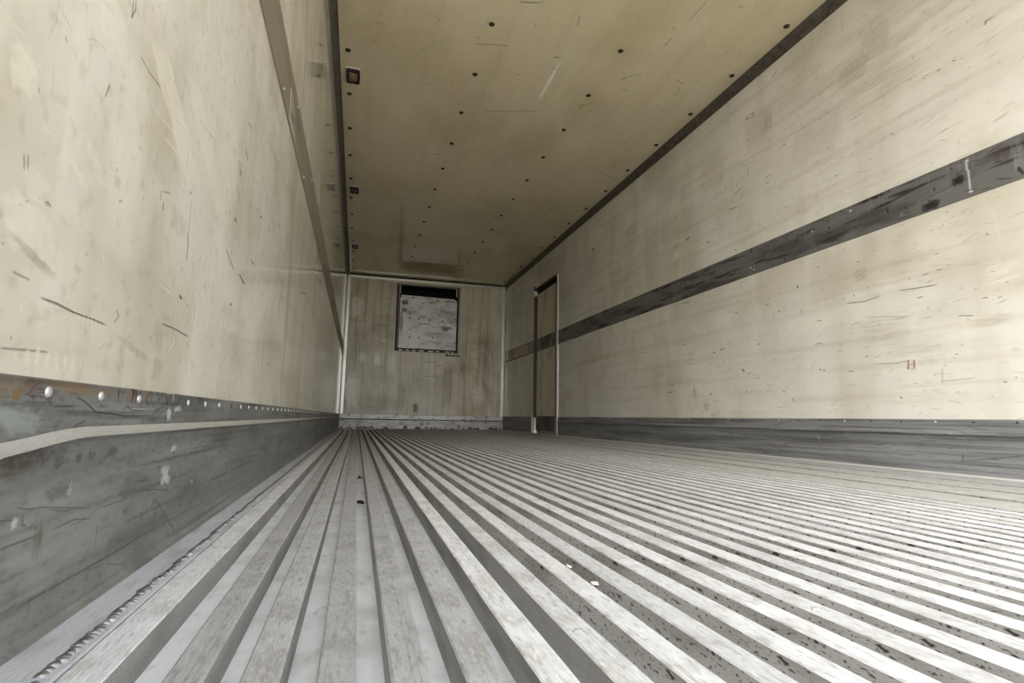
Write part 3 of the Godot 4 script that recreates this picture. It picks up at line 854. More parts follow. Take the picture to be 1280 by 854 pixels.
func build_walls() -> void:
	# ---- left wall: two lengths of lining, the nearer one painted more finely
	var near := canvas(2048, 2048, -0.76, 1.9, 0.0, H, WALL)
	wall_paint(near, 11)
	layer(near, Color(0.74, 0.705, 0.61), 905, 160, 160, 0.035, 0.48, 0.8, 0.4)
	layer(near, Color(0.93, 0.92, 0.87), 906, 200, 200, 0.03, 0.55, 0.8, 0.5)
	layer(near, Color(0.62, 0.58, 0.49), 900, 700, 700, 0.12, 0.60, 0.95, 0.30, 3)
	paint_left(near)
	ticks(near, 70, DARK, 0.35, 0.016, 0.0007, 0.3, 0.3, 1.9, 0.22, 2.2)
	ticks(near, 420, Color(0.93, 0.92, 0.87), 0.5, 0.03, 0.0016, 0.12, 0.3, 1.9, 0.22, 2.2)
	ticks(near, 420, Color(0.64, 0.61, 0.53), 0.4, 0.025, 0.0014, 0.12, 0.3, 1.9, 0.22, 2.2)
	ticks(near, 160, DARK, 0.4, 0.003, 0.0010, 0.5, 0.3, 1.9, 0.22, 2.2)
	var far := canvas(2048, 1024, 1.9, 8.34, 0.0, H, WALL)
	wall_paint(far, 31)
	layer(far, Color(0.60, 0.56, 0.46), 901, 512, 16, 0.09, 0.5, 0.9, 0.24, 2)
	paint_left(far)
	ticks(far, 110, DARK, 0.3, 0.035, 0.0016, 0.2, 1.9, 8.3, 0.22, 2.2)
	var st := begin()
	panel_x(st, 0.0, 1.0, REAR, -1.9, 0.0, H, near)
	var m := st.commit()
	st = begin()
	panel_x(st, 0.0, 1.0, -1.9, -D, 0.0, H, far)
	st.commit(m)
	st = begin()
	box(st, Vector3(-0.07, -0.08, -D - 0.07), Vector3(-0.0005, H + 0.07, REAR))
	st.commit(m)
	var near_mat := mat(Color.WHITE, 0.06, 0.0, tex(near))
	var far_mat := mat(Color.WHITE, 0.07, 0.0, tex(far))
	near_mat.metallic_specular = 0.68
	far_mat.metallic_specular = 0.6
	m.surface_set_material(0, near_mat)
	m.surface_set_material(1, far_mat)
	m.surface_set_material(2, mat(WALL, 0.5))
	tag(put("wall_left", m, null), "scuffed cream lining of the left side wall with pale wipe marks and hair-thin dark scratches", "wall", "structure")

	# ---- right wall: lining in front of the side door, over it and behind it
	var rc := canvas(2048, 1024, -0.56, 8.34, 0.0, H, WALL)
	wall_paint(rc, 51)
	layer(rc, Color(0.63, 0.58, 0.47), 902, 40, 300, 0.10, 0.55, 0.95, 0.16, 3)
	paint_right(rc)
	ticks(rc, 300, DARK, 0.4, 0.03, 0.0018, 0.85, 0.8, 6.0, 0.22, 2.2)
	ticks(rc, 260, PALE, 0.5, 0.12, 0.003, 0.9, 0.8, 6.0, 0.22, 2.2)
	ticks(rc, 120, GREY, 0.6, 0.10, 0.004, 0.96, 0.8, 8.3, 0.22, 2.2)
	ticks(rc, 700, Color(0.60, 0.57, 0.49), 0.45, 0.05, 0.0028, 0.95, 0.9, 6.0, 0.22, 2.2)
	ticks(rc, 500, Color(0.95, 0.94, 0.89), 0.55, 0.07, 0.0030, 0.93, 0.9, 6.0, 0.22, 2.2)
	ticks(rc, 260, DARK, 0.55, 0.007, 0.0022, 0.8, 0.9, 6.0, 0.22, 2.2)
	st = begin()
	panel_x(st, W, -1.0, REAR, DOOR_NEAR, 0.0, H, rc)
	panel_x(st, W, -1.0, DOOR_NEAR, DOOR_FAR, DOOR_TOP, H, rc)
	panel_x(st, W, -1.0, DOOR_FAR, -D, 0.0, H, rc)
	m = st.commit()
	st = begin()
	box(st, Vector3(W + 0.0005, -0.08, DOOR_NEAR), Vector3(W + 0.07, H + 0.07, REAR))
	box(st, Vector3(W + 0.0005, DOOR_TOP, DOOR_FAR), Vector3(W + 0.07, H + 0.07, DOOR_NEAR))
	box(st, Vector3(W + 0.0005, -0.08, -D - 0.07), Vector3(W + 0.07, H + 0.07, DOOR_FAR))
	st.commit(m)
	m.surface_set_material(0, mat(Color.WHITE, 0.24, 0.0, tex(rc), bump_picture(4, 512, 256, 0.02, 3), 0.12))
	m.surface_set_material(1, mat(WALL, 0.5))
	tag(put("wall_right", m, null), "cream lining of the right side wall peppered with short black nicks", "wall", "structure")

	# ---- front bulkhead with the opening of the air hatch
	var bc := canvas(1024, 1024, 0.0, W, 0.0, H, Color(0.83, 0.795, 0.69))
	layer(bc, Color(0.62, 0.57, 0.44), 71, 128, 128, 0.03, 0.45, 0.9, 0.4)
	layer(bc, Color(0.46, 0.40, 0.27), 72, 300, 10, 0.09, 0.5, 0.95, 0.30)
	layer(bc, Color(0.88, 0.87, 0.82), 73, 110, 5, 0.06, 0.58, 0.9, 0.5)
	layer(bc, Color(0.30, 0.26, 0.18), 74, 512, 512, 0.15, 0.70, 1.0, 0.30, 2)
	paint_back(bc)
	ticks(bc, 150, DARK, 0.7, 0.03, 0.004, 0.4, 0.05, 2.4, 0.22, 2.2)
	st = begin()
	var g := func(x: float, y: float) -> Vector2: return Vector2(x / W, (H - y) / H)
	for r in [[0.0, 0.0, W, HATCH_LOW], [0.0, HATCH_HIGH, W, H], [0.0, HATCH_LOW, HATCH_LEFT, HATCH_HIGH], [HATCH_RIGHT, HATCH_LOW, W, HATCH_HIGH]]:
		quad(st, Vector3(r[0], r[1], -D), Vector3(r[2], r[1], -D), Vector3(r[2], r[3], -D), Vector3(r[0], r[3], -D), Vector3(0, 0, 1), g.call(r[0], r[1]), g.call(r[2], r[1]), g.call(r[2], r[3]), g.call(r[0], r[3]))
	m = st.commit()
	st = begin()
	for r in [[0.0, -0.08, W, HATCH_LOW], [0.0, HATCH_HIGH, W, H + 0.07], [0.0, HATCH_LOW, HATCH_LEFT, HATCH_HIGH], [HATCH_RIGHT, HATCH_LOW, W, HATCH_HIGH]]:
		box(st, Vector3(r[0], r[1], -D - 0.07), Vector3(r[2], r[3], -D - 0.0005))
	st.commit(m)
	m.surface_set_material(0, mat(Color.WHITE, 0.34, 0.0, tex(bc), bump_picture(6, 256, 256, 0.03, 4), 0.9))
	m.surface_set_material(1, mat(WALL, 0.5))
	tag(put("wall_back", m, null), "stained cream front bulkhead streaked with brown drips below the hatch", "wall", "structure")


# ==================================================================== ceiling
func build_ceiling() -> void:
	var c := canvas(2048, 768, -0.56, 8.34, 0.0, W, CEIL)
	layer(c, Color(0.66, 0.60, 0.46), 81, 256, 96, 0.03, 0.42, 0.85, 0.26)
	layer(c, Color(0.88, 0.85, 0.75), 82, 256, 96, 0.04, 0.5, 0.9, 0.35)
	layer(c, Color(0.60, 0.54, 0.40), 83, 24, 200, 0.08, 0.5, 0.95, 0.10)
	layer(c, Color(0.40, 0.35, 0.25), 84, 700, 256, 0.22, 0.70, 1.0, 0.14, 2)
	# here s runs along the box and t across it from the left wall, so the picture is turned over
	c.t0 = W
	c.t1 = 0.0
	paint_ceiling(c)
	ticks(c, 160, DARK, 0.35, 0.04, 0.002, 0.4, 1.6, 8.3, 0.1, 2.35)
	var st := begin()
	var f := func(x: float, z: float) -> Vector2: return Vector2((-z - c.s0) / (c.s1 - c.s0), x / W)
	quad(st, Vector3(0, H, REAR), Vector3(W, H, REAR), Vector3(W, H, -D), Vector3(0, H, -D), Vector3.DOWN, f.call(0.0, REAR), f.call(W, REAR), f.call(W, -D), f.call(0.0, -D))
	var m := st.commit()
	st = begin()
	box(st, Vector3(0, H + 0.0005, -D), Vector3(W, H + 0.07, REAR))
	st.commit(m)
	m.surface_set_material(0, mat(Color.WHITE, 0.045, 0.0, tex(c)))
	m.surface_set_material(1, mat(WALL, 0.5))
	var o := put("ceiling", m, null)
	tag(o, "glossy cream ceiling lining with four rows of dark bolts", "ceiling", "structure")
	# button-head bolts in four rows
	var bolt := lathe(PackedVector2Array([Vector2(0.0, -0.012), Vector2(0.004, -0.0115), Vector2(0.0055, -0.0075), Vector2(0.008, -0.0075), Vector2(0.0125, -0.006), Vector2(0.0155, -0.0025), Vector2(0.0165, 0.0)]), 14)
	var bm := mat(Color(0.17, 0.14, 0.115), 0.45, 0.3)
	for row in [0.08, 0.84, 1.60, 2.365]:
		for k in 14:
			var z: float = -2.175 - 0.4525 * k + rng.randf_range(-0.006, 0.006)
			if z < -D + 0.1 or (row < 0.1 and k < 2) or (row > 0.5 and row < 2.0 and k < 1):
				continue
			if row > 0.8 and row < 0.9 and k > 11:
				continue
			var b := put("bolt", bolt, bm, o)
			b.position = Vector3(row + rng.randf_range(-0.004, 0.004), H, z)
			b.rotation.y = rng.randf() * TAU


# ==================================================================== floor
func build_floor() -> void:
	# base plate seen in the grooves
	var gc := canvas(512, 2048, 0.0, 1.0, 0.0, 1.0, Color(0.88, 0.89, 0.905))
	layer(gc, Color(0.70, 0.70, 0.70), 101, 64, 256, 0.05, 0.45, 0.9, 0.5)
	layer(gc, Color(0.94, 0.95, 0.965), 102, 128, 128, 0.08, 0.5, 0.9, 0.5)
	layer(gc, Color(0.40, 0.39, 0.38), 103, 256, 300, 0.12, 0.66, 0.95, 0.25, 4)
	var st := begin()
	quad(st, Vector3(0, -GROOVE, REAR), Vector3(W, -GROOVE, REAR), Vector3(W, -GROOVE, -D), Vector3(0, -GROOVE, -D), Vector3.UP, Vector2(0, 0), Vector2(4, 0), Vector2(4, 6), Vector2(0, 6))
	var m := st.commit()
	st = begin()
	box(st, Vector3(0, -0.08, -D), Vector3(W, -GROOVE - 0.0005, REAR))
	st.commit(m)
	m.surface_set_material(0, mat(Color.WHITE, 0.5, 0.15, tex(gc), bump_picture(9, 256, 512, 0.2, 2), 0.05))
	m.surface_set_material(1, mat(STEEL, 0.6))
	var floor_ := put("floor", m, null)
	tag(floor_, "worn aluminium floor of long parallel ribs with grooves between them", "floor", "structure")

	# worn tops: several strips side by side in one picture
	var tc := canvas(1024, 2048, 0.0, 1.0, 0.0, 1.0, Color(0.86, 0.865, 0.875))
	layer(tc, Color(0.72, 0.71, 0.69), 111, 48, 400, 0.06, 0.42, 0.9, 0.55)
	layer(tc, Color(0.94, 0.94, 0.94), 112, 60, 500, 0.06, 0.48, 0.85, 0.55)
	layer(tc, Color(0.60, 0.58, 0.545), 113, 200, 520, 0.15, 0.50, 0.92, 0.5, 3)
	layer(tc, Color(0.95, 0.95, 0.95), 114, 256, 640, 0.16, 0.52, 0.88, 0.65, 3)
	layer(tc, Color(0.42, 0.39, 0.35), 115, 220, 1300, 0.2, 0.68, 0.98, 0.2, 2)
	ticks(tc, 260, Color(0.97, 0.97, 0.96), 0.8, 0.03, 0.0013, 0.4, 0.0, 1.0, 0.0, 1.0)
	ticks(tc, 220, Color(0.36, 0.34, 0.31), 0.6, 0.03, 0.0012, 0.3, 0.0, 1.0, 0.0, 1.0)
	for i in 46:   # curling bright scratches
		var cx := rng.randf()
		var cy := rng.randf()
		var turn := rng.randf() * TAU
		var cl := []
		for k in 6:
			cl.append(Vector2(cx + 0.045 * (k / 5.0 - 0.5) * cos(turn) + 0.02 * sin(k * 0.9 + turn), cy + 0.016 * (k / 5.0 - 0.5) * sin(turn) + 0.003 * cos(k * 0.8)))
		tc.line(cl, 0.0024, Color(0.98, 0.98, 0.98), rng.randf_range(0.4, 0.95))
	for i in 60:
		var x0 := rng.randf()
		var y0 := rng.randf()
		tc.line([Vector2(x0, y0), Vector2(x0 + rng.randf_range(-0.006, 0.006), y0 + 0.1), Vector2(x0 + rng.randf_range(-0.01, 0.01), y0 + rng.randf_range(0.15, 0.35))], 0.001, Color(0.45, 0.43, 0.40), 0.5)
	var top_tex := tex(tc)
	# sides: grey, shade of upright faces painted in; right half caked with black specks
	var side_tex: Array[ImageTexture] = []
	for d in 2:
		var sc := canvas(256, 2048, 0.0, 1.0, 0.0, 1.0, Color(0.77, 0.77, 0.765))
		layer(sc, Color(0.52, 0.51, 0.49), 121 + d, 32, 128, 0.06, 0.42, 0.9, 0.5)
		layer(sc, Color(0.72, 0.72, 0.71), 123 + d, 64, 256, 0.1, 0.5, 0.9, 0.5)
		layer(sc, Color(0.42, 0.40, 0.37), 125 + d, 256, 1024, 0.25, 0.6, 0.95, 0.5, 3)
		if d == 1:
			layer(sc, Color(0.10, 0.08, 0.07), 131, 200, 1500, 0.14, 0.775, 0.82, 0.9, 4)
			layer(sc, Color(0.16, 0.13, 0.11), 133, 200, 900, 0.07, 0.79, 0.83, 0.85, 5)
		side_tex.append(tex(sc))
	var relief := bump_picture(12, 512, 1024, 0.16, 3)
	var top_mats: Array[StandardMaterial3D] = []
	for k in 8:
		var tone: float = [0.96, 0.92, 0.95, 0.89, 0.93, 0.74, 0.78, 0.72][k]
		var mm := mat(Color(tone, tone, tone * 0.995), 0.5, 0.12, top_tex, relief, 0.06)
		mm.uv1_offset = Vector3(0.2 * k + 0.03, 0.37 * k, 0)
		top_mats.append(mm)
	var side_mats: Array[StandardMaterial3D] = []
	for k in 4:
		var sv: float = [0.80, 0.76, 0.90, 0.93][k]  # shade put into the side colour, deeper on the left ribs
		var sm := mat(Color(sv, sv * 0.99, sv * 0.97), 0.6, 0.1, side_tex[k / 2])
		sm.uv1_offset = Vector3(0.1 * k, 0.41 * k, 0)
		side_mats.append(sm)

	var plank_mat := mat(Color(0.83, 0.825, 0.80), 0.45, 0.15, top_tex, relief, 0.06)
	# the ribs: flat tops with slightly dented edges, a few shared meshes
	var x := 0.1265
	var meshes := {}
	var index := 0
	while x < 2.28:
		var wide := 0.027
		var pitch := 0.0507
		if x > 1.62:
			wide = 0.0835
			pitch = 0.1005
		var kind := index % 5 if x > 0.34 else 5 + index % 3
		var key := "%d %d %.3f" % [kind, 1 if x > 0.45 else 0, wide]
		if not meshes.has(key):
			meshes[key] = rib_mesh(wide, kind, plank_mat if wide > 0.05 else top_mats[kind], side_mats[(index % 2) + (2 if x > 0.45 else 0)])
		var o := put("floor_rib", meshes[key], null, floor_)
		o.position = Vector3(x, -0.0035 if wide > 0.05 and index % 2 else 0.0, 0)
		x += pitch
		index += 1

	# flat edge strips along both walls, each with a seam
	var edge_mat := mat(Color(0.97, 0.97, 0.97), 0.5, 0.12, top_tex, relief, 0.06)
	edge_mat.uv1_offset = Vector3(0.55, 0.2, 0)
	var foot_mat := mat(Color(0.83, 0.83, 0.835), 0.5, 0.12, tex(gc), relief, 0.05)
	var es := begin()
	extrude(es, PackedVector2Array([Vector2(0.0585, -GROOVE), Vector2(0.089, -GROOVE), Vector2(0.089, -0.001), Vector2(0.088, 0.0), Vector2(0.0595, 0.0), Vector2(0.0585, -0.001)]), REAR, -D, 40, 0.5, 0.0, 0.0006, 3)
	put("edge_strip", es.commit(), edge_mat, floor_)
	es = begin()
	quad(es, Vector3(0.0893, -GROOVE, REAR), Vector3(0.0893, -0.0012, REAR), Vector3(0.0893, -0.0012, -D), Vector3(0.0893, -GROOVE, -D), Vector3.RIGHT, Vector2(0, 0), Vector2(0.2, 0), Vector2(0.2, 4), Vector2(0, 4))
	put("edge_side", es.commit(), side_mats[0], floor_)  # darker sheet over the strip's side, its shade put into the colour
	es = begin()
	extrude(es, PackedVector2Array([Vector2(0.0, -GROOVE), Vector2(0.0575, -GROOVE), Vector2(0.0575, 0.0002), Vector2(0.056, 0.0010), Vector2(0.0, 0.0013)]), REAR, -D, 1, 0.5)
	put("edge_strip", es.commit(), foot_mat, floor_)
	es = begin()
	extrude(es, PackedVector2Array([Vector2(2.335, -GROOVE), Vector2(W, -GROOVE), Vector2(W, 0.0), Vector2(2.335, 0.0)]), REAR, -D, 1, 0.5)
	put("edge_strip", es.commit(), plank_mat, floor_)
	for lip in [[2.398, 2.406, 0.0025], [2.436, W - 0.0005, 0.0035]]:
		es = begin()
		box(es, Vector3(lip[0], -0.002, -D), Vector3(lip[1], lip[2], REAR), 0.002)
		put("edge_lip", es.commit(), mat(Color(0.80, 0.795, 0.77), 0.45, 0.2), floor_)

	# weld along the left edge strip: ripples of bead with bigger lumps at each start
	var weld_mat := mat(Color(0.84, 0.835, 0.835), 0.45, 0.15, tex(gc))
	var variants: Array[ArrayMesh] = []
	for v in 4:
		variants.append(weld_mesh(v))
	var zz := -0.40
	var i := 0
	while zz > -4.2:
		var b := put("weld_bead", variants[i % 4], weld_mat, floor_)
		b.position = Vector3(0.0475 + rng.randf_range(-0.0015, 0.0015), 0.0010, zz)
		zz -= rng.randf_range(0.052, 0.064) if i % 3 else rng.randf_range(0.058, 0.078)
		i += 1

	# black crumbs of dirt lying in the grooves of the right half
	var crumb := SphereMesh.new()
	crumb.radius = 0.5
	crumb.height = 1.0
	crumb.radial_segments = 7
	crumb.rings = 4
	crumb.material = mat(Color(0.12, 0.095, 0.075), 0.9)
	var mm2 := MultiMesh.new()
	mm2.transform_format = MultiMesh.TRANSFORM_3D
	mm2.mesh = crumb
	mm2.instance_count = 1600
	for k in 1600:
		var gi := 8 + int(pow(rng.randf(), 0.8) * 21.0)
		var gx := 0.1265 + 0.0507 * gi - 0.0235 + rng.randf() * 0.021
		var clump := rng.randi() % 40
		var gz := -0.3 - 4.5 * pow(fmod(clump * 0.6180339 + gi * 0.37, 1.0), 1.7) + rng.randf_range(-0.022, 0.022)
		var s := 0.001 + 0.0042 * pow(rng.randf(), 2.5)
		mm2.set_instance_transform(k, Transform3D(Basis.from_euler(Vector3(rng.randf() * TAU, rng.randf() * TAU, 0)).scaled(Vector3(s * 1.3, s * 0.8, s * 1.6)), Vector3(gx, -GROOVE + s * 0.25, gz)))
	var cr := MultiMeshInstance3D.new()
	cr.name = "dirt_crumbs"
	cr.multimesh = mm2
	cr.set_meta("kind", "stuff")
	floor_.add_child(cr, true)


func rib_mesh(wide: float, seed_: int, top: Material, side: Material) -> ArrayMesh:
	var no := FastNoiseLite.new()
	no.seed = 300 + seed_
	no.frequency = 2.6
	no.fractal_octaves = 4
	var steps := 120
	var tops := begin()
	var sides := begin()
	var c := 0.0016
	var rows: Array = []
	for k in steps + 1:
		var f := pow(float(k) / steps, 1.8)
		var z := lerpf(REAR, -D, f)
		var l := no.get_noise_2d(z, 0.0) * 0.0009
		var r := no.get_noise_2d(z, 90.0) * 0.0009
		var ch := c * (1.0 + 1.2 * maxf(0.0, no.get_noise_2d(z * 2.0, 30.0)))
		rows.append([Vector3(0.0, -GROOVE, z), Vector3(l, -ch * 0.8, z), Vector3(l + ch, 0, z), Vector3(wide + r - ch, 0, z), Vector3(wide + r, -ch * 0.8, z), Vector3(wide, -GROOVE, z)])
	for k in steps:
		var a: Array = rows[k]
		var b: Array = rows[k + 1]
		for j in 5:
			var e: Vector3 = a[j + 1] - a[j]
			var n := Vector3(-e.y, e.x, 0).normalized()
			var p0: Vector3 = a[j]
			var p1: Vector3 = a[j + 1]
			var p2: Vector3 = b[j + 1]
			var p3: Vector3 = b[j]
			if j == 0 or j == 4:
				quad(sides, p0, p1, p2, p3, n, Vector2(p0.y * 8.0, p0.z * 0.5), Vector2(p1.y * 8.0, p1.z * 0.5), Vector2(p2.y * 8.0, p2.z * 0.5), Vector2(p3.y * 8.0, p3.z * 0.5))
			else:
				quad(tops, p0, p1, p2, p3, n, Vector2(p0.x * 4.0, p0.z * 0.45), Vector2(p1.x * 4.0, p1.z * 0.45), Vector2(p2.x * 4.0, p2.z * 0.45), Vector2(p3.x * 4.0, p3.z * 0.45))
	for s in 2:
		var q: Array = rows[0] if s == 0 else rows[steps]
		var nz := Vector3(0, 0, 1.0 if s == 0 else -1.0)
		for j in range(1, 5):
			tri(sides, q[0], q[j], q[j + 1], nz)
	var m := tops.commit()
	sides.commit(m)
	m.surface_set_material(0, top)
	m.surface_set_material(1, side)
	return m


func weld_mesh(v: int) -> ArrayMesh:
	# overlapping half-moon ripples, flattened ellipsoids in a row
	var st := begin()
	var r2 := RandomNumberGenerator.new()
	r2.seed = 90 + v
	var z := 0.0
	for k in 9:
		var rx := r2.randf_range(0.0036, 0.0054) * (1.45 if k < 3 and v % 2 == 0 else 1.0)
		var ry := r2.randf_range(0.0007, 0.0014)
		var rz := r2.randf_range(0.0045, 0.0065)
		var s := SphereMesh.new()
		s.radius = 1.0
		s.height = 2.0
		s.radial_segments = 14
		s.rings = 7
		st.append_from(s, 0, Transform3D(Basis.from_euler(Vector3(0.25, r2.randf_range(-0.3, 0.3), 0)) * Basis.from_scale(Vector3(rx, ry, rz)), Vector3(r2.randf_range(-0.001, 0.001), 0.0003, z)))
		z -= r2.randf_range(0.0062, 0.0085)
	return st.commit()


# ==================================================================== baseboards
func kick_paint(c: Canvas, seed_: int) -> void:
	layer(c, Color(0.34, 0.335, 0.32), seed_, 160, 48, 0.05, 0.42, 0.9, 0.6)
	layer(c, Color(0.58, 0.585, 0.57), seed_ + 1, 96, 48, 0.06, 0.5, 0.9, 0.5)
	layer(c, Color(0.24, 0.235, 0.225), seed_ + 2, 40, 128, 0.12, 0.55, 0.95, 0.45)
	layer(c, Color(0.66, 0.665, 0.65), seed_ + 3, 256, 20, 0.12, 0.6, 0.95, 0.22)
	layer(c, Color(0.20, 0.19, 0.18), seed_ + 4, 512, 128, 0.2, 0.68, 1.0, 0.3, 2)


func build_baseboards() -> void:
	var top_l := 0.2073
	# ---- left, close to the camera: upper plate, rounded ledge, lower plate
	var c := canvas(2048, 256, -0.55, 2.6, 0.0, 0.21, STEEL)
	kick_paint(c, 141)
	layer(c, Color(0.25, 0.245, 0.235), 148, 900, 120, 0.16, 0.60, 0.95, 0.35, 3)
	for i in 18:   # rust below the top edge at the near end
		var s := 0.40 + 0.36 * pow(rng.randf(), 1.3)
		c.stamp("patch", RUST if i % 4 else Color(0.34, 0.17, 0.09), rng.randf_range(0.1, 0.35), s, 0.205 - rng.randf() * 0.008, rng.randf_range(0.012, 0.05), rng.randf_range(0.005, 0.016))
	c.stamp("patch", Color(0.52, 0.36, 0.20), 0.9, 0.447, 0.196, 0.02, 0.024)
	c.stamp("patch", Color(0.50, 0.42, 0.30), 0.6, 0.60, 0.200, 0.16, 0.012)
	c.stamp("patch", Color(0.62, 0.65, 0.64), 0.7, 0.46, 0.178, 0.09, 0.022)
	c.stamp("patch", Color(0.60, 0.60, 0.58), 0.5, 0.60, 0.08, 0.3, 0.1)
	c.stamp("smear_v", Color(0.22, 0.20, 0.16), 0.7, 0.50, 0.146, 0.16, 0.02)
	c.line([Vector2(0.575, 0.194), Vector2(0.592, 0.191), Vector2(0.618, 0.181), Vector2(0.639, 0.180), Vector2(0.663, 0.179), Vector2(0.687, 0.177), Vector2(0.763, 0.178)], 0.0013, DARK, 0.85)
	c.line([Vector2(0.768, 0.178), Vector2(0.793, 0.186), Vector2(0.813, 0.194)], 0.0015, DARK, 0.54)
	c.line([Vector2(0.576, 0.166), Vector2(0.586, 0.170), Vector2(0.601, 0.173)], 0.0010, DARK, 0.72)
	c.line([Vector2(0.541, 0.185), Vector2(0.574, 0.186)], 0.0015, DARK, 0.63)
	c.line([Vector2(0.499, 0.176), Vector2(0.505, 0.174), Vector2(0.530, 0.174)], 0.0008, DARK, 0.36)
	c.line([Vector2(0.755, 0.171), Vector2(0.785, 0.173)], 0.0024, DARK, 0.54)
	c.line([Vector2(0.697, 0.185), Vector2(0.779, 0.186)], 0.0012, CHALK, 0.63)
	c.line([Vector2(0.498, 0.194), Vector2(0.511, 0.191)], 0.0006, DARK, 0.36)
	c.line([Vector2(0.502, 0.195), Vector2(0.516, 0.205)], 0.0006, DARK, 0.36)
	c.line([Vector2(0.504, 0.193), Vector2(0.535, 0.192)], 0.0006, DARK, 0.36)
	c.line([Vector2(0.514, 0.195), Vector2(0.531, 0.197)], 0.0006, DARK, 0.36)
	c.line([Vector2(0.526, 0.192), Vector2(0.538, 0.186)], 0.0006, DARK, 0.36)
	c.line([Vector2(0.511, 0.198), Vector2(0.524, 0.199)], 0.0006, DARK, 0.36)
	c.line([Vector2(0.468, 0.191), Vector2(0.480, 0.191)], 0.0005, DARK, 0.36)
	c.line([Vector2(0.498, 0.188), Vector2(0.533, 0.188)], 0.0006, DARK, 0.36)
	c.line([Vector2(0.471, 0.198), Vector2(0.474, 0.197)], 0.0005, DARK, 0.36)
	c.line([Vector2(0.702, 0.206), Vector2(0.706, 0.200)], 0.0021, DARK, 0.77)
	c.line([Vector2(0.710, 0.207), Vector2(0.716, 0.200)], 0.0022, DARK, 0.77)
	c.line([Vector2(0.722, 0.205), Vector2(0.725, 0.201)], 0.0022, DARK, 0.77)
	c.line([Vector2(0.755, 0.206), Vector2(0.761, 0.202)], 0.0025, DARK, 0.77)
	c.line([Vector2(0.745, 0.197), Vector2(0.752, 0.190)], 0.0024, DARK, 0.77)
	c.line([Vector2(0.801, 0.205), Vector2(0.789, 0.197)], 0.0028, DARK, 0.77)
	c.line([Vector2(0.695, 0.206), Vector2(0.708, 0.206)], 0.0021, DARK, 0.77)
	c.line([Vector2(0.775, 0.208), Vector2(0.782, 0.202)], 0.0026, DARK, 0.77)
	c.stamp("patch", CHALK, 0.90, 0.832, 0.180, 0.024, 0.024)
	c.stamp("patch", CHALK, 0.80, 0.867, 0.187, 0.043, 0.010)
	c.line([Vector2(0.880, 0.193), Vector2(0.853, 0.183)], 0.0042, CHALK, 0.72)
	c.line([Vector2(0.817, 0.207), Vector2(0.845, 0.207), Vector2(0.845, 0.196)], 0.0036, CHALK, 0.81)
	c.stamp("patch", CHALK, 0.80, 0.866, 0.133, 0.033, 0.012)
	c.stamp("patch", CHALK, 0.60, 0.845, 0.106, 0.040, 0.016)
	c.stamp("patch", CHALK, 0.70, 0.845, 0.093, 0.050, 0.016)
	c.stamp("patch", Color(0.50, 0.40, 0.27), 0.35, 0.475, 0.197, 0.036, 0.021)
	c.stamp("patch", Color(0.50, 0.36, 0.20), 0.80, 0.487, 0.193, 0.015, 0.014)
	c.stamp("smear_h", Color(0.45, 0.35, 0.23), 0.55, 0.559, 0.205, 0.080, 0.010)
	c.line([Vector2(0.522, 0.206), Vector2(0.528, 0.202), Vector2(0.534, 0.205)], 0.0017, RUST, 0.63)
	c.line([Vector2(0.563, 0.205), Vector2(0.572, 0.203), Vector2(0.583, 0.206)], 0.0020, RUST, 0.63)
	c.line([Vector2(0.554, 0.199), Vector2(0.568, 0.198)], 0.0016, RUST, 0.54)
	c.stamp("patch", Color(0.60, 0.63, 0.62), 0.70, 0.499, 0.173, 0.067, 0.025)
	c.stamp("patch", Color(0.25, 0.23, 0.20), 0.60, 0.678, 0.164, 0.085, 0.006)
	c.stamp("smear_v", Color(0.24, 0.215, 0.17), 0.80, 0.558, 0.138, 0.015, 0.013)
	c.stamp("smear_v", Color(0.24, 0.215, 0.17), 0.80, 0.567, 0.137, 0.004, 0.004)
	c.stamp("smear_v", Color(0.24, 0.215, 0.17), 0.80, 0.595, 0.139, 0.014, 0.010)
	c.stamp("smear_v", Color(0.24, 0.215, 0.17), 0.80, 0.620, 0.140, 0.019, 0.010)
	c.stamp("smear_v", Color(0.24, 0.215, 0.17), 0.80, 0.664, 0.140, 0.029, 0.012)
	c.stamp("smear_h", Color(0.22, 0.19, 0.14), 0.70, 0.497, 0.138, 0.055, 0.016)
	c.line([Vector2(0.526, 0.031), Vector2(0.548, 0.032), Vector2(0.586, 0.032), Vector2(0.642, 0.032), Vector2(0.705, 0.032), Vector2(0.784, 0.034), Vector2(0.870, 0.034)], 0.0009, DARK, 0.85)
	c.line([Vector2(0.870, 0.034), Vector2(0.924, 0.033), Vector2(0.979, 0.035)], 0.0018, DARK, 0.54)
	c.line([Vector2(0.809, 0.075), Vector2(0.875, 0.036), Vector2(0.919, 0.009)], 0.0013, DARK, 0.63)
	c.line([Vector2(0.919, 0.009), Vector2(1.104, 0.010), Vector2(1.307, 0.014)], 0.0017, DARK, 0.63)
	c.line([Vector2(0.507, 0.109), Vector2(0.526, 0.105), Vector2(0.542, 0.104), Vector2(0.633, 0.089)], 0.0006, DARK, 0.45)
	c.line([Vector2(0.494, 0.082), Vector2(0.525, 0.082), Vector2(0.544, 0.082)], 0.0006, DARK, 0.63)
	c.line([Vector2(0.565, 0.082), Vector2(0.602, 0.084), Vector2(0.635, 0.079)], 0.0008, DARK, 0.54)
	c.line([Vector2(0.489, 0.103), Vector2(0.506, 0.100)], 0.0007, DARK, 0.45)
	c.line([Vector2(0.733, 0.091), Vector2(0.806, 0.085), Vector2(0.874, 0.075)], 0.0013, DARK, 0.45)
	c.line([Vector2(0.657, 0.086), Vector2(0.727, 0.086)], 0.0011, DARK, 0.54)
	c.line([Vector2(0.653, 0.046), Vector2(0.652, 0.070)], 0.0016, DARK, 0.32)
	c.line([Vector2(0.537, 0.087), Vector2(0.539, 0.090)], 0.0011, DARK, 0.54)
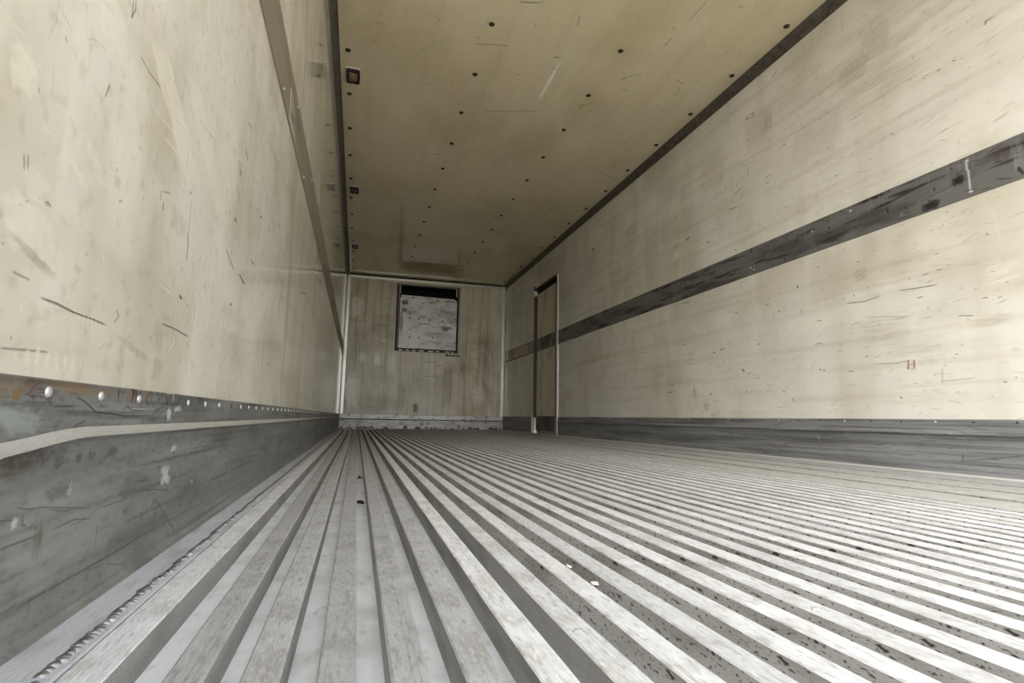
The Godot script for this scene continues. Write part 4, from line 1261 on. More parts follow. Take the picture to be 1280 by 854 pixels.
	c.stamp("patch", CHALK, 0.75, 0.508, 0.098, 0.011, 0.012)
	c.stamp("patch", CHALK, 0.60, 0.586, 0.111, 0.013, 0.009)
	c.stamp("slant", CHALK, 0.50, 0.847, 0.098, 0.051, 0.030)
	c.line([Vector2(0.857, 0.108), Vector2(0.844, 0.097), Vector2(0.830, 0.089)], 0.0061, CHALK, 0.63)
	c.line([Vector2(0.964, 0.079), Vector2(0.980, 0.074), Vector2(0.974, 0.071)], 0.0031, CHALK, 0.90)
	c.line([Vector2(0.861, 0.134), Vector2(0.857, 0.128)], 0.0046, CHALK, 0.63)
	c.stamp("patch", Color(0.30, 0.29, 0.26), 0.50, 0.567, 0.112, 0.056, 0.017)
	c.stamp("smear_v", Color(0.30, 0.27, 0.22), 0.60, 0.545, 0.077, 0.017, 0.036)
	for i in 26:   # black chipped paint below the top edge
		var s2 := rng.randf_range(0.66, 1.0)
		c.line([Vector2(s2, 0.206), Vector2(s2 + rng.randf_range(-0.006, 0.006), 0.206 - rng.randf_range(0.004, 0.015))], 0.0011, Color(0.12, 0.12, 0.11), 0.7)
	for i in 8:
		var s3 := rng.randf_range(0.46, 0.55)
		c.line([Vector2(s3, rng.randf_range(0.186, 0.202)), Vector2(s3 + rng.randf_range(-0.02, 0.02), rng.randf_range(0.184, 0.200))], 0.0009, DARK, 0.4)
	ticks(c, 160, DARK, 0.5, 0.03, 0.0008, 0.9, 0.35, 2.6, 0.01, 0.2)
	ticks(c, 60, Color(0.75, 0.75, 0.73), 0.6, 0.015, 0.0012, 0.5, 0.35, 2.6, 0.01, 0.2)
	var far := canvas(1024, 128, 2.6, 8.34, 0.0, 0.21, STEEL)
	kick_paint(far, 151)
	ticks(far, 60, DARK, 0.5, 0.1, 0.003, 0.9, 2.6, 8.3, 0.01, 0.2)
	var m := ArrayMesh.new()
	kick_strip(m, 0.0, 1.0, REAR, -2.6, top_l, 0.1655, 0.158, c, 90, true)
	kick_strip(m, 0.0, 1.0, -2.6, -D, top_l, 0.1655, 0.158, far, 30, false)
	m.surface_set_material(0, mat(Color.WHITE, 0.5, 0.12, tex(c), bump_picture(14, 512, 128, 0.05, 4), 0.12))
	m.surface_set_material(1, mat(Color.WHITE, 0.5, 0.12, tex(far)))
	var o := put("baseboard_left", m, null)
	tag(o, "dented grey metal scuff plate with a rounded ledge and rivets along the left wall", "baseboard", "structure")
	# the pale rounded ledge and its torn near end
	var ledge_mat := mat(Color(0.66, 0.65, 0.62), 0.5, 0.1, null, bump_picture(15, 256, 256, 0.12, 3), 0.08)
	put("ledge", ledge_mesh(), ledge_mat, o)
	var rivet := lathe(PackedVector2Array([Vector2(0.0047, 0.0), Vector2(0.0045, 0.0008), Vector2(0.0038, 0.0015), Vector2(0.0022, 0.0021), Vector2(0.0, 0.0023)]), 14)
	var rm := mat(Color(0.80, 0.80, 0.79), 0.35, 0.5)
	var dark_rm := mat(Color(0.30, 0.30, 0.29), 0.5, 0.4)
	for k in 78:
		var z := -0.434 - 0.0955 * k
		if z < -D + 0.1:
			break
		var r := put("rivet", rivet, dark_rm if k in [4, 8] else rm, o)
		r.position = Vector3(0.0037, 0.1965, z + rng.randf_range(-0.003, 0.003))
		r.rotation.z = -PI / 2
	# ---- right, two lengths either side of the door
	var rc := canvas(2048, 128, -0.55, 8.34, 0.0, 0.21, Color(0.54, 0.54, 0.535))
	kick_paint(rc, 161)
	layer(rc, Color(0.24, 0.24, 0.235), 168, 60, 90, 0.15, 0.5, 0.9, 0.4, 3)
	ticks(rc, 160, DARK, 0.6, 0.12, 0.003, 0.97, 0.9, 8.3, 0.01, 0.2)
	ticks(rc, 70, Color(0.8, 0.8, 0.78), 0.6, 0.03, 0.003, 0.8, 0.9, 4.0, 0.02, 0.2)
	m = ArrayMesh.new()
	kick_strip(m, W, -1.0, REAR, DOOR_NEAR, top_l, 0.163, 0.150, rc, 40, false, 0.011)
	kick_strip(m, W, -1.0, DOOR_FAR, -D, top_l, 0.163, 0.150, rc, 6, false, 0.011)
	var rmat := mat(Color.WHITE, 0.5, 0.12, tex(rc), bump_picture(16, 512, 64, 0.05, 4), 0.2)
	m.surface_set_material(0, rmat)
	m.surface_set_material(1, rmat)
	var ro := put("baseboard_right", m, null)
	tag(ro, "dark grey metal scuff plate with a ledge along the right wall", "baseboard", "structure")
	for k in 52:
		var z2 := -1.22 - 0.14 * k
		if z2 < -D + 0.1 or (z2 < DOOR_NEAR + 0.05 and z2 > DOOR_FAR - 0.05):
			continue
		var r3 := put("rivet", rivet, rm if k % 3 == 0 else dark_rm, ro)
		r3.position = Vector3(W - 0.0037, 0.197, z2)
		r3.rotation.z = PI / 2
	# white paint dabs on the right scuff plate
	# ---- bulkhead: two pale aluminium strips one over the other
	var bc := canvas(1024, 128, 0.0, W, 0.0, 0.21, Color(0.80, 0.79, 0.77))
	layer(bc, Color(0.52, 0.49, 0.44), 171, 160, 24, 0.08, 0.45, 0.9, 0.5)
	bc.stamp("block", Color(0.50, 0.48, 0.45), 0.55, W / 2, 0.06, W * 1.2, 0.15)
	layer(bc, Color(0.84, 0.83, 0.80), 172, 200, 20, 0.1, 0.55, 0.9, 0.5)
	layer(bc, Color(0.12, 0.10, 0.08), 173, 128, 16, 0.15, 0.70, 0.95, 0.5, 2)
	for i in 36:
		bc.stamp("patch", Color(0.06, 0.05, 0.04), 0.9, rng.randf() * W, rng.randf() * 0.02, rng.randf_range(0.03, 0.12), rng.randf_range(0.02, 0.07))
	var g := func(x: float, y: float) -> Vector2: return Vector2(x / W, (0.21 - y) / 0.21)
	var st := begin()
	for strip in [[0.142, 0.203, 0.014], [-0.027, 0.128, 0.006]]:
		var lo: float = strip[0]
		var hi: float = strip[1]
		var z3: float = -D + strip[2]
		quad(st, Vector3(0.012, lo, z3), Vector3(W - 0.012, lo, z3), Vector3(W - 0.012, hi, z3), Vector3(0.012, hi, z3), Vector3(0, 0, 1), g.call(0.012, lo), g.call(W, lo), g.call(W, hi), g.call(0.012, hi))
		quad(st, Vector3(0.012, hi, z3), Vector3(W - 0.012, hi, z3), Vector3(W - 0.012, hi + 0.003, -D + 0.001), Vector3(0.012, hi + 0.003, -D + 0.001), Vector3.UP, g.call(0.012, hi), g.call(W, hi), g.call(W, hi), g.call(0.012, hi))
		quad(st, Vector3(0.012, lo, z3), Vector3(W - 0.012, lo, z3), Vector3(W - 0.012, lo, -D + 0.001), Vector3(0.012, lo, -D + 0.001), Vector3.DOWN, g.call(0.012, lo), g.call(W, lo), g.call(W, lo), g.call(0.012, lo))
	m = st.commit()
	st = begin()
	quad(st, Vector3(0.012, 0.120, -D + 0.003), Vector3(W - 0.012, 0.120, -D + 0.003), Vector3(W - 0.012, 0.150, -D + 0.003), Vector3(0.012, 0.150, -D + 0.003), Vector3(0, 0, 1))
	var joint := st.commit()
	var bo := put("baseboard_back", m, mat(Color.WHITE, 0.4, 0.2, tex(bc)))
	tag(bo, "pale battered metal kick strip along the foot of the front bulkhead", "baseboard", "structure")
	put("joint", joint, mat(Color(0.10, 0.09, 0.08), 0.8), bo)  # dark backing added to deepen the shade in the gap between strips
	for k in 16:
		var b := put("rivet", rivet, dark_rm, bo)
		b.position = Vector3(0.09 + 0.152 * k, 0.170, -D + 0.0138)
		b.rotation.x = PI / 2


func kick_strip(m: ArrayMesh, x0: float, side: float, z0: float, z1: float, top: float, l_hi: float, l_lo: float, c: Canvas, steps: int, dents: bool, out := 0.0) -> void:
	# cross-section of a scuff plate against a wall at x0, facing +x (side 1) or -x (side -1)
	var st := begin()
	var no := FastNoiseLite.new()
	no.seed = 21
	no.frequency = 3.0
	var rows: Array = []
	for k in steps + 1:
		var z := lerpf(z0, z1, float(k) / steps)
		var dent := no.get_noise_2d(z, 0.0) * (0.0010 if dents else 0.0004)
		var dip := 0.0
		if dents:
			dip = -0.011 * smoothstep(0.60, 0.43, -z)
		var prof := [Vector2(0.0, top), Vector2(0.0028, top), Vector2(0.0038, top - 0.0012), Vector2(0.0038 + dent, l_hi + dip + 0.002), Vector2(0.0052 + dent, l_hi + dip), Vector2(0.0102 + out + dent, l_lo + dip + 0.003), Vector2(0.0110 + out + dent, l_lo + dip), Vector2(0.0062 + dent, l_lo + dip - 0.004),
			Vector2(0.0036, l_lo - 0.03), Vector2(0.0030, 0.012), Vector2(0.0042, 0.0065), Vector2(0.0068, 0.0034), Vector2(0.0100, 0.0022), Vector2(0.012, 0.0014)]
		rows.append([z, prof])
	for k in steps:
		var za: float = rows[k][0]
		var zb: float = rows[k + 1][0]
		var pa: Array = rows[k][1]
		var pb: Array = rows[k + 1][1]
		for j in pa.size() - 1:
			var e: Vector2 = pa[j + 1] - pa[j]
			var n := Vector3(-e.y * side, e.x, 0).normalized()
			var v: Array[Vector3] = []
			var uv: Array[Vector2] = []
			for q in [[pa[j], za], [pa[j + 1], za], [pb[j + 1], zb], [pb[j], zb]]:
				v.append(Vector3(x0 + side * q[0].x, q[0].y, q[1]))
				uv.append(Vector2((-q[1] - c.s0) / (c.s1 - c.s0), (c.t1 - q[0].y) / (c.t1 - c.t0)))
			quad(st, v[0], v[1], v[2], v[3], n, uv[0], uv[1], uv[2], uv[3])
	st.commit(m)


func ledge_mesh() -> ArrayMesh:
	# worn bright nosing of the left ledge, following its dip and ending in a torn curl
	var st := begin()
	var no := FastNoiseLite.new()
	no.seed = 21
	no.frequency = 3.0
	var rough := FastNoiseLite.new()
	rough.seed = 8
	rough.frequency = 14.0
	st.set_smooth_group(0)
	var steps := 260
	var ring := 7
	for k in steps:
		for j in ring - 1:
			var p: Array[Vector3] = []
			for q in [[k, j], [k, j + 1], [k + 1, j + 1], [k + 1, j]]:
				var f: float = float(q[0]) / steps
				var z := lerpf(-0.436, -D + 0.05, f * f)
				var dent := no.get_noise_2d(z, 0.0) * 0.0010 if z > -2.6 else no.get_noise_2d(z, 0.0) * 0.0004
				var dip := -0.011 * smoothstep(0.60, 0.43, -z)
				var a: float = float(q[1]) / (ring - 1)
				var bulge := sin(a * PI)
				var prof := Vector2(0.0046, 0.1668).lerp(Vector2(0.0110, 0.1580), a) + Vector2(0.7, 0.7) * (bulge * 0.0014 + 0.0009)
				var tear := smoothstep(0.475, 0.437, -z)
				prof += Vector2(0.004, -0.002) * tear * (0.4 + 0.6 * a)
				prof += Vector2(1, 0.6) * rough.get_noise_2d(z * 4.0, a * 3.0) * (0.0006 + 0.003 * tear)
				p.append(Vector3(prof.x + dent, prof.y + dip, z))
			for t in [[0, 2, 1], [0, 3, 2]]:
				var a1: Vector3 = p[t[0]]
				var b1: Vector3 = p[t[1]]
				var c1: Vector3 = p[t[2]]
				if (b1 - a1).cross(c1 - a1).dot(Vector3(0.8, 0.5, 0)) > 0.0:
					var sw := b1
					b1 = c1
					c1 = sw
				for vtx in [a1, b1, c1]:
					st.set_uv(Vector2(vtx.z * 4.0, vtx.y * 20.0))
					st.add_vertex(vtx)
	st.index()
	st.generate_normals()
	return st.commit()


# ==================================================================== trims
func build_trims() -> void:
	var dark := canvas(256, 1024, 0.0, 1.0, 0.0, 1.0, Color(0.33, 0.31, 0.28))
	layer(dark, Color(0.20, 0.18, 0.15), 181, 32, 256, 0.1, 0.45, 0.9, 0.7)
	layer(dark, Color(0.48, 0.46, 0.42), 182, 32, 200, 0.1, 0.55, 0.95, 0.5)
	var dm := mat(Color.WHITE, 0.55, 0.1, tex(dark))
	# dark angle in the two ceiling corners
	var st := begin()
	extrude(st, PackedVector2Array([Vector2(0.0, 2.216), Vector2(0.004, 2.216), Vector2(0.0055, 2.245), Vector2(0.012, 2.272), Vector2(0.024, 2.292), Vector2(0.033, 2.299), Vector2(0.034, H), Vector2(0.0, H)]), REAR, -D + 0.002, 1, 0.6)
	var o := put("trim_1", st.commit(), dm)
	tag(o, "dark metal angle in the corner between left wall and ceiling", "trim", "structure")
	st = begin()
	extrude(st, PackedVector2Array([Vector2(W, H), Vector2(W - 0.034, H), Vector2(W - 0.033, 2.299), Vector2(W - 0.024, 2.294), Vector2(W - 0.012, 2.277), Vector2(W - 0.0055, 2.262), Vector2(W - 0.004, 2.238), Vector2(W, 2.238)]), REAR, -D + 0.002, 1, 0.6)
	tag(put("trim_2", st.commit(), dm), "dark metal angle in the corner between right wall and ceiling", "trim", "structure")

	# rub rails: a warm grey strip on the left wall, a darker scratched one on the right
	var lc := canvas(2048, 128, -0.55, 8.34, RAIL_LOW, RAIL_HIGH, Color(0.53, 0.505, 0.44))
	layer(lc, Color(0.42, 0.39, 0.33), 191, 256, 16, 0.06, 0.45, 0.9, 0.6)
	layer(lc, Color(0.62, 0.59, 0.52), 192, 256, 16, 0.1, 0.55, 0.9, 0.4)
	ticks(lc, 90, DARK, 0.6, 0.05, 0.003, 0.6, 1.0, 8.3, RAIL_LOW, RAIL_HIGH)
	ticks(lc, 30, Color(0.85, 0.85, 0.82), 0.7, 0.015, 0.003, 0.5, 1.0, 8.3, RAIL_LOW, RAIL_HIGH)
	st = begin()
	rail(st, 0.0, 1.0, REAR, -D + 0.03, lc)
	o = put("trim_3", st.commit(), mat(Color.WHITE, 0.42, 0.1, tex(lc)))
	tag(o, "warm grey rub rail running the length of the left wall", "rub rail", "structure")
	var rivet := lathe(PackedVector2Array([Vector2(0.005, 0.0), Vector2(0.0045, 0.0016), Vector2(0.0027, 0.003), Vector2(0.0, 0.0035)]), 10)
	for k in 24:
		var r := put("rivet", rivet, mat(Color(0.7, 0.7, 0.68), 0.4, 0.4), o)
		r.position = Vector3(0.004, RAIL_LOW + (0.022 if k % 2 else 0.135), -1.22 - 0.29 * k)
		r.rotation.z = -PI / 2

	var rc := canvas(2048, 256, -0.55, 8.34, RAIL_LOW, RAIL_HIGH, Color(0.43, 0.425, 0.405))
	layer(rc, Color(0.25, 0.245, 0.235), 201, 200, 24, 0.06, 0.42, 0.9, 0.7)
	layer(rc, Color(0.47, 0.465, 0.45), 202, 400, 10, 0.12, 0.55, 0.95, 0.55)
	layer(rc, Color(0.13, 0.125, 0.12), 203, 200, 40, 0.09, 0.66, 0.82, 0.8, 3)
	for i in 60:   # downward brush marks from the upper edge
		var s := rng.randf_range(1.2, 3.2)
		rc.line([Vector2(s, RAIL_HIGH), Vector2(s + 0.002, RAIL_HIGH - rng.randf_range(0.02, 0.08))], 0.004, Color(0.50, 0.495, 0.48), rng.randf_range(0.2, 0.7))
	rc.stamp("smear_v", Color(0.56, 0.56, 0.54), 0.9, 1.27, 1.13, 0.045, 0.16)
	rc.stamp("smear_v", Color(0.30, 0.25, 0.23), 0.9, 1.32, 1.16, 0.06, 0.09)
	rc.stamp("patch", Color(0.09, 0.085, 0.08), 0.95, 1.47, 1.13, 0.06, 0.05)
	rc.stamp("patch", Color(0.10, 0.095, 0.09), 0.95, 1.58, 1.07, 0.10, 0.05)
	rc.line([Vector2(1.42, 1.125), Vector2(1.62, 1.10)], 0.006, Color(0.08, 0.08, 0.075), 0.9)
	rc.line([Vector2(1.80, 1.09), Vector2(1.92, 1.065)], 0.008, Color(0.08, 0.08, 0.075), 0.9)
	rc.line([Vector2(1.435, 1.19), Vector2(1.433, 1.13), Vector2(1.43, 1.066)], 0.004, Color(0.85, 0.85, 0.83), 0.9)
	for q in [[1.435, 1.19], [1.43, 1.066], [2.62, 1.075], [2.64, 1.09], [2.18, 1.16], [1.95, 1.185]]:
		rc.stamp("patch", Color(0.88, 0.88, 0.86), 0.95, q[0], q[1], 0.022, 0.014)
	ticks(rc, 240, Color(0.07, 0.065, 0.06), 0.9, 0.05, 0.004, 0.8, 1.2, 5.9, RAIL_LOW, RAIL_HIGH)
	ticks(rc, 120, Color(0.62, 0.62, 0.60), 0.6, 0.03, 0.003, 0.5, 1.2, 5.9, RAIL_LOW, RAIL_HIGH)
	st = begin()
	rail(st, W, -1.0, REAR, DOOR_NEAR + 0.012, rc)
	var rail_mat := mat(Color.WHITE, 0.45, 0.1, tex(rc))
	tag(put("trim_4", st.commit(), rail_mat), "dark grey scratched rub rail along the right wall up to the door", "rub rail", "structure")
	# beyond the door the strip is painted over in the wall's cream
	var pc := canvas(512, 64, 0.0, 1.0, 0.0, 1.0, Color(0.72, 0.69, 0.59))
	layer(pc, Color(0.40, 0.36, 0.27), 205, 64, 16, 0.09, 0.5, 0.85, 0.6)
	layer(pc, Color(0.16, 0.13, 0.09), 206, 200, 32, 0.12, 0.68, 0.9, 0.7)
	st = begin()
	box(st, Vector3(W - 0.006, RAIL_LOW + 0.006, -D + 0.03), Vector3(W, RAIL_HIGH - 0.006, DOOR_FAR - 0.03), 0.002)
	o = put("trim_5", st.commit(), mat(Color.WHITE, 0.4, 0.0, tex(pc)))
	tag(o, "cream painted rub rail between the side door and the front bulkhead", "rub rail", "structure")
	st = begin()
	for y in [RAIL_LOW - 0.002, RAIL_HIGH - 0.006]:
		box(st, Vector3(W - 0.003, y, -D + 0.03), Vector3(W, y + 0.008, DOOR_FAR - 0.03))
	put("sealant_line", st.commit(), mat(Color(0.22, 0.19, 0.14), 0.7), o)

	# pale profiles framing the bulkhead
	var pm := mat(Color(0.82, 0.81, 0.77), 0.3, 0.35)
	st = begin()
	box(st, Vector3(0.004, 0.205, -D), Vector3(0.052, 2.27, -D + 0.012), 0.003)
	box(st, Vector3(0.004, 0.205, -D + 0.010), Vector3(0.016, 2.27, -D + 0.045), 0.003)
	tag(put("trim_6", st.commit(), pm), "pale upright profile in the left corner of the front bulkhead", "trim", "structure")
	st = begin()
	box(st, Vector3(W - 0.052, 0.205, -D), Vector3(W - 0.004, 2.27, -D + 0.012), 0.003)
	box(st, Vector3(W - 0.016, 0.205, -D + 0.010), Vector3(W - 0.004, 2.27, -D + 0.045), 0.003)
	tag(put("trim_7", st.commit(), pm), "bright upright profile in the right corner of the front bulkhead", "trim", "structure")
	st = begin()
	box(st, Vector3(0.052, 2.236, -D), Vector3(W - 0.052, 2.278, -D + 0.012), 0.003)
	tag(put("trim_8", st.commit(), mat(Color(0.78, 0.76, 0.70), 0.3, 0.3)), "pale flat strip along the top of the front bulkhead", "trim", "structure")
	st = begin()
	box(st, Vector3(0.034, 2.284, -D), Vector3(W - 0.034, H, -D + 0.010), 0.002)
	tag(put("trim_9", st.commit(), mat(Color(0.14, 0.12, 0.10), 0.7)), "dark sealed joint between front bulkhead and ceiling", "trim", "structure")


func rail(st: SurfaceTool, x0: float, side: float, z0: float, z1: float, c: Canvas) -> void:
	var prof := [Vector2(0.0, RAIL_HIGH + 0.001), Vector2(0.003, RAIL_HIGH), Vector2(0.004, RAIL_HIGH - 0.003), Vector2(0.004, RAIL_LOW + 0.003), Vector2(0.003, RAIL_LOW), Vector2(0.0, RAIL_LOW - 0.001)]
	for j in prof.size() - 1:
		var a: Vector2 = prof[j]
		var b: Vector2 = prof[j + 1]
		var e := b - a
		var n := Vector3(-e.y * side, e.x, 0).normalized()
		var va := (c.t1 - a.y) / (c.t1 - c.t0)
		var vb := (c.t1 - b.y) / (c.t1 - c.t0)
		va = clampf(va, 0.01, 0.99)
		vb = clampf(vb, 0.01, 0.99)
		var u0 := (-z0 - c.s0) / (c.s1 - c.s0)
		var u1 := (-z1 - c.s0) / (c.s1 - c.s0)
		quad(st, Vector3(x0 + side * a.x, a.y, z0), Vector3(x0 + side * b.x, b.y, z0), Vector3(x0 + side * b.x, b.y, z1), Vector3(x0 + side * a.x, a.y, z1), n, Vector2(u0, va), Vector2(u0, vb), Vector2(u1, vb), Vector2(u1, va))
	for z in [z0, z1]:
		for j in range(1, prof.size() - 1):
			var p: Vector2 = prof[0]
			var q: Vector2 = prof[j]
			var r: Vector2 = prof[j + 1]
			tri(st, Vector3(x0 + side * p.x, p.y, z), Vector3(x0 + side * q.x, q.y, z), Vector3(x0 + side * r.x, r.y, z), Vector3(0, 0, signf(z - (z0 + z1) / 2.0)))


# ==================================================================== side door
const DOOR_NEAR := -5.895
const DOOR_FAR := -6.775
const DOOR_TOP := 1.885

func build_door() -> void:
	var d := thing("door_1", "narrow cream side door with a dark gap round it in the right wall", "door", Vector3(W, 0, (DOOR_NEAR + DOOR_FAR) / 2), "structure")
	var off := -d.position
	var seal := mat(Color(0.055, 0.05, 0.045), 0.8)
	# recess behind the leaf
	var st := begin()
	box(st, Vector3(W + 0.045, -0.03, DOOR_FAR), Vector3(W + 0.07, DOOR_TOP, DOOR_NEAR))
	var o := put("door_seal", st.commit(), seal, d)
	o.position = off
	# leaf
	var pc := canvas(512, 1024, -DOOR_NEAR, -DOOR_FAR, 0.0, DOOR_TOP, Color(0.84, 0.805, 0.70))
	layer(pc, Color(0.56, 0.50, 0.37), 211, 96, 96, 0.03, 0.4, 0.85, 0.35)
	layer(pc, Color(0.50, 0.43, 0.30), 212, 128, 10, 0.09, 0.5, 0.9, 0.22)
	ticks(pc, 70, DARK, 0.7, 0.03, 0.004, 0.6, 5.9, 6.77, 0.2, 1.8)
	st = begin()
	var z0 := -5.985
	var z1 := -6.665
	var f := func(z: float, y: float) -> Vector2: return Vector2((-z - pc.s0) / (pc.s1 - pc.s0), (pc.t1 - y) / (pc.t1 - pc.t0))
	quad(st, Vector3(W + 0.004, 0.03, z0), Vector3(W + 0.004, 0.03, z1), Vector3(W + 0.004, 1.795, z1), Vector3(W + 0.004, 1.795, z0), Vector3.LEFT, f.call(z0, 0.03), f.call(z1, 0.03), f.call(z1, 1.795), f.call(z0, 1.795))
	var m := st.commit()
	st = begin()
	box(st, Vector3(W + 0.0045, 0.03, z1), Vector3(W + 0.05, 1.795, z0), 0.002)
	st.commit(m)
	m.surface_set_material(0, mat(Color.WHITE, 0.35, 0.0, tex(pc)))
	m.surface_set_material(1, mat(Color(0.70, 0.66, 0.55), 0.5))
	put("door_leaf", m, null, d).position = off
	# thin bright edging of the leaf
	var edge := mat(Color(0.80, 0.79, 0.75), 0.3, 0.4)
	st = begin()
	box(st, Vector3(W - 0.003, 0.03, z0 - 0.002), Vector3(W + 0.02, 1.803, z0 + 0.008))
	box(st, Vector3(W - 0.003, 0.03, z1 - 0.006), Vector3(W + 0.02, 1.803, z1 + 0.002))
	box(st, Vector3(W - 0.003, 1.793, z1), Vector3(W + 0.02, 1.803, z0))
	put("edging", st.commit(), mat(Color(0.52, 0.49, 0.42), 0.4, 0.3), d).position = off
	# frame: bright near jamb, dark far jamb, sloping dark header
	st = begin()
	box(st, Vector3(W - 0.014, -0.02, DOOR_NEAR - 0.016), Vector3(W + 0.05, DOOR_TOP + 0.004, DOOR_NEAR + 0.006), 0.002)
	put("jamb", st.commit(), edge, d).position = off
	st = begin()
	box(st, Vector3(W - 0.010, 0.2, DOOR_FAR - 0.012), Vector3(W + 0.05, DOOR_TOP + 0.004, DOOR_FAR + 0.020), 0.002)
	put("jamb", st.commit(), mat(Color(0.34, 0.31, 0.26), 0.5, 0.2), d).position = off
	st = begin()
	box(st, Vector3(W - 0.008, DOOR_TOP - 0.010, DOOR_FAR), Vector3(W + 0.05, DOOR_TOP + 0.014, DOOR_NEAR - 0.014), 0.002)
	put("header", st.commit(), mat(Color(0.30, 0.26, 0.20), 0.6, 0.1), d).position = off
	# kick plate and the length of rub rail on the leaf
	var kc := canvas(256, 128, 0.0, 1.0, 0.0, 1.0, Color(0.36, 0.34, 0.31))
	layer(kc, Color(0.18, 0.16, 0.13), 221, 64, 32, 0.08, 0.4, 0.85, 0.7)
	layer(kc, Color(0.50, 0.48, 0.44), 222, 64, 32, 0.1, 0.6, 0.9, 0.5)
	st = begin()
	box(st, Vector3(W - 0.002, 0.032, z1 + 0.004), Vector3(W + 0.006, 0.218, z0 - 0.004), 0.002)
	put("kick_plate", st.commit(), mat(Color.WHITE, 0.5, 0.15, tex(kc)), d).position = off
	var rc := canvas(512, 128, 0.0, 1.0, 0.0, 1.0, Color(0.44, 0.41, 0.35))
	layer(rc, Color(0.12, 0.10, 0.08), 223, 64, 32, 0.07, 0.5, 0.75, 0.85)
	layer(rc, Color(0.62, 0.58, 0.48), 224, 64, 24, 0.09, 0.6, 0.85, 0.6)
	st = begin()
	box(st, Vector3(W - 0.005, RAIL_LOW, z1 + 0.004), Vector3(W + 0.006, RAIL_HIGH, z0 - 0.004), 0.002)
	put("rub_strip", st.commit(), mat(Color.WHITE, 0.45, 0.1, tex(rc)), d).position = off
	# bright hinge fitting at the far top corner, and the bare metal foot of the far jamb
	st = begin()
	box(st, Vector3(W - 0.030, 1.790, -6.745), Vector3(W - 0.010, 1.855, -6.722), 0.004)
	box(st, Vector3(W - 0.030, 1.800, -6.712), Vector3(W - 0.010, 1.858, -6.695), 0.004)
	box(st, Vector3(W - 0.012, 1.785, -6.75), Vector3(W + 0.004, 1.845, -6.69), 0.002)
	put("hinge", st.commit(), mat(Color(0.92, 0.92, 0.90), 0.25, 0.3), d).position = off
	st = begin()
	box(st, Vector3(W - 0.028, 1.850, -6.742), Vector3(W - 0.014, 1.925, -6.728), 0.003)
	put("hinge_pin", st.commit(), mat(Color(0.16, 0.14, 0.11), 0.5, 0.3), d).position = off
	st = begin()
	box(st, Vector3(W - 0.018, -0.005, -6.830), Vector3(W + 0.002, 0.165, -6.800), 0.004)
	extrude(st, PackedVector2Array([Vector2(W - 0.018, 0.165), Vector2(W + 0.002, 0.165), Vector2(W + 0.002, 0.245), Vector2(W - 0.004, 0.245)]), -6.830, -6.806)
	put("jamb_foot", st.commit(), mat(Color(0.85, 0.84, 0.80), 0.3, 0.4), d).position = off


# ==================================================================== hatch in the bulkhead
const HATCH_LEFT := 0.735
const HATCH_RIGHT := 1.700
const HATCH_LOW := 1.172
const HATCH_HIGH := 2.196

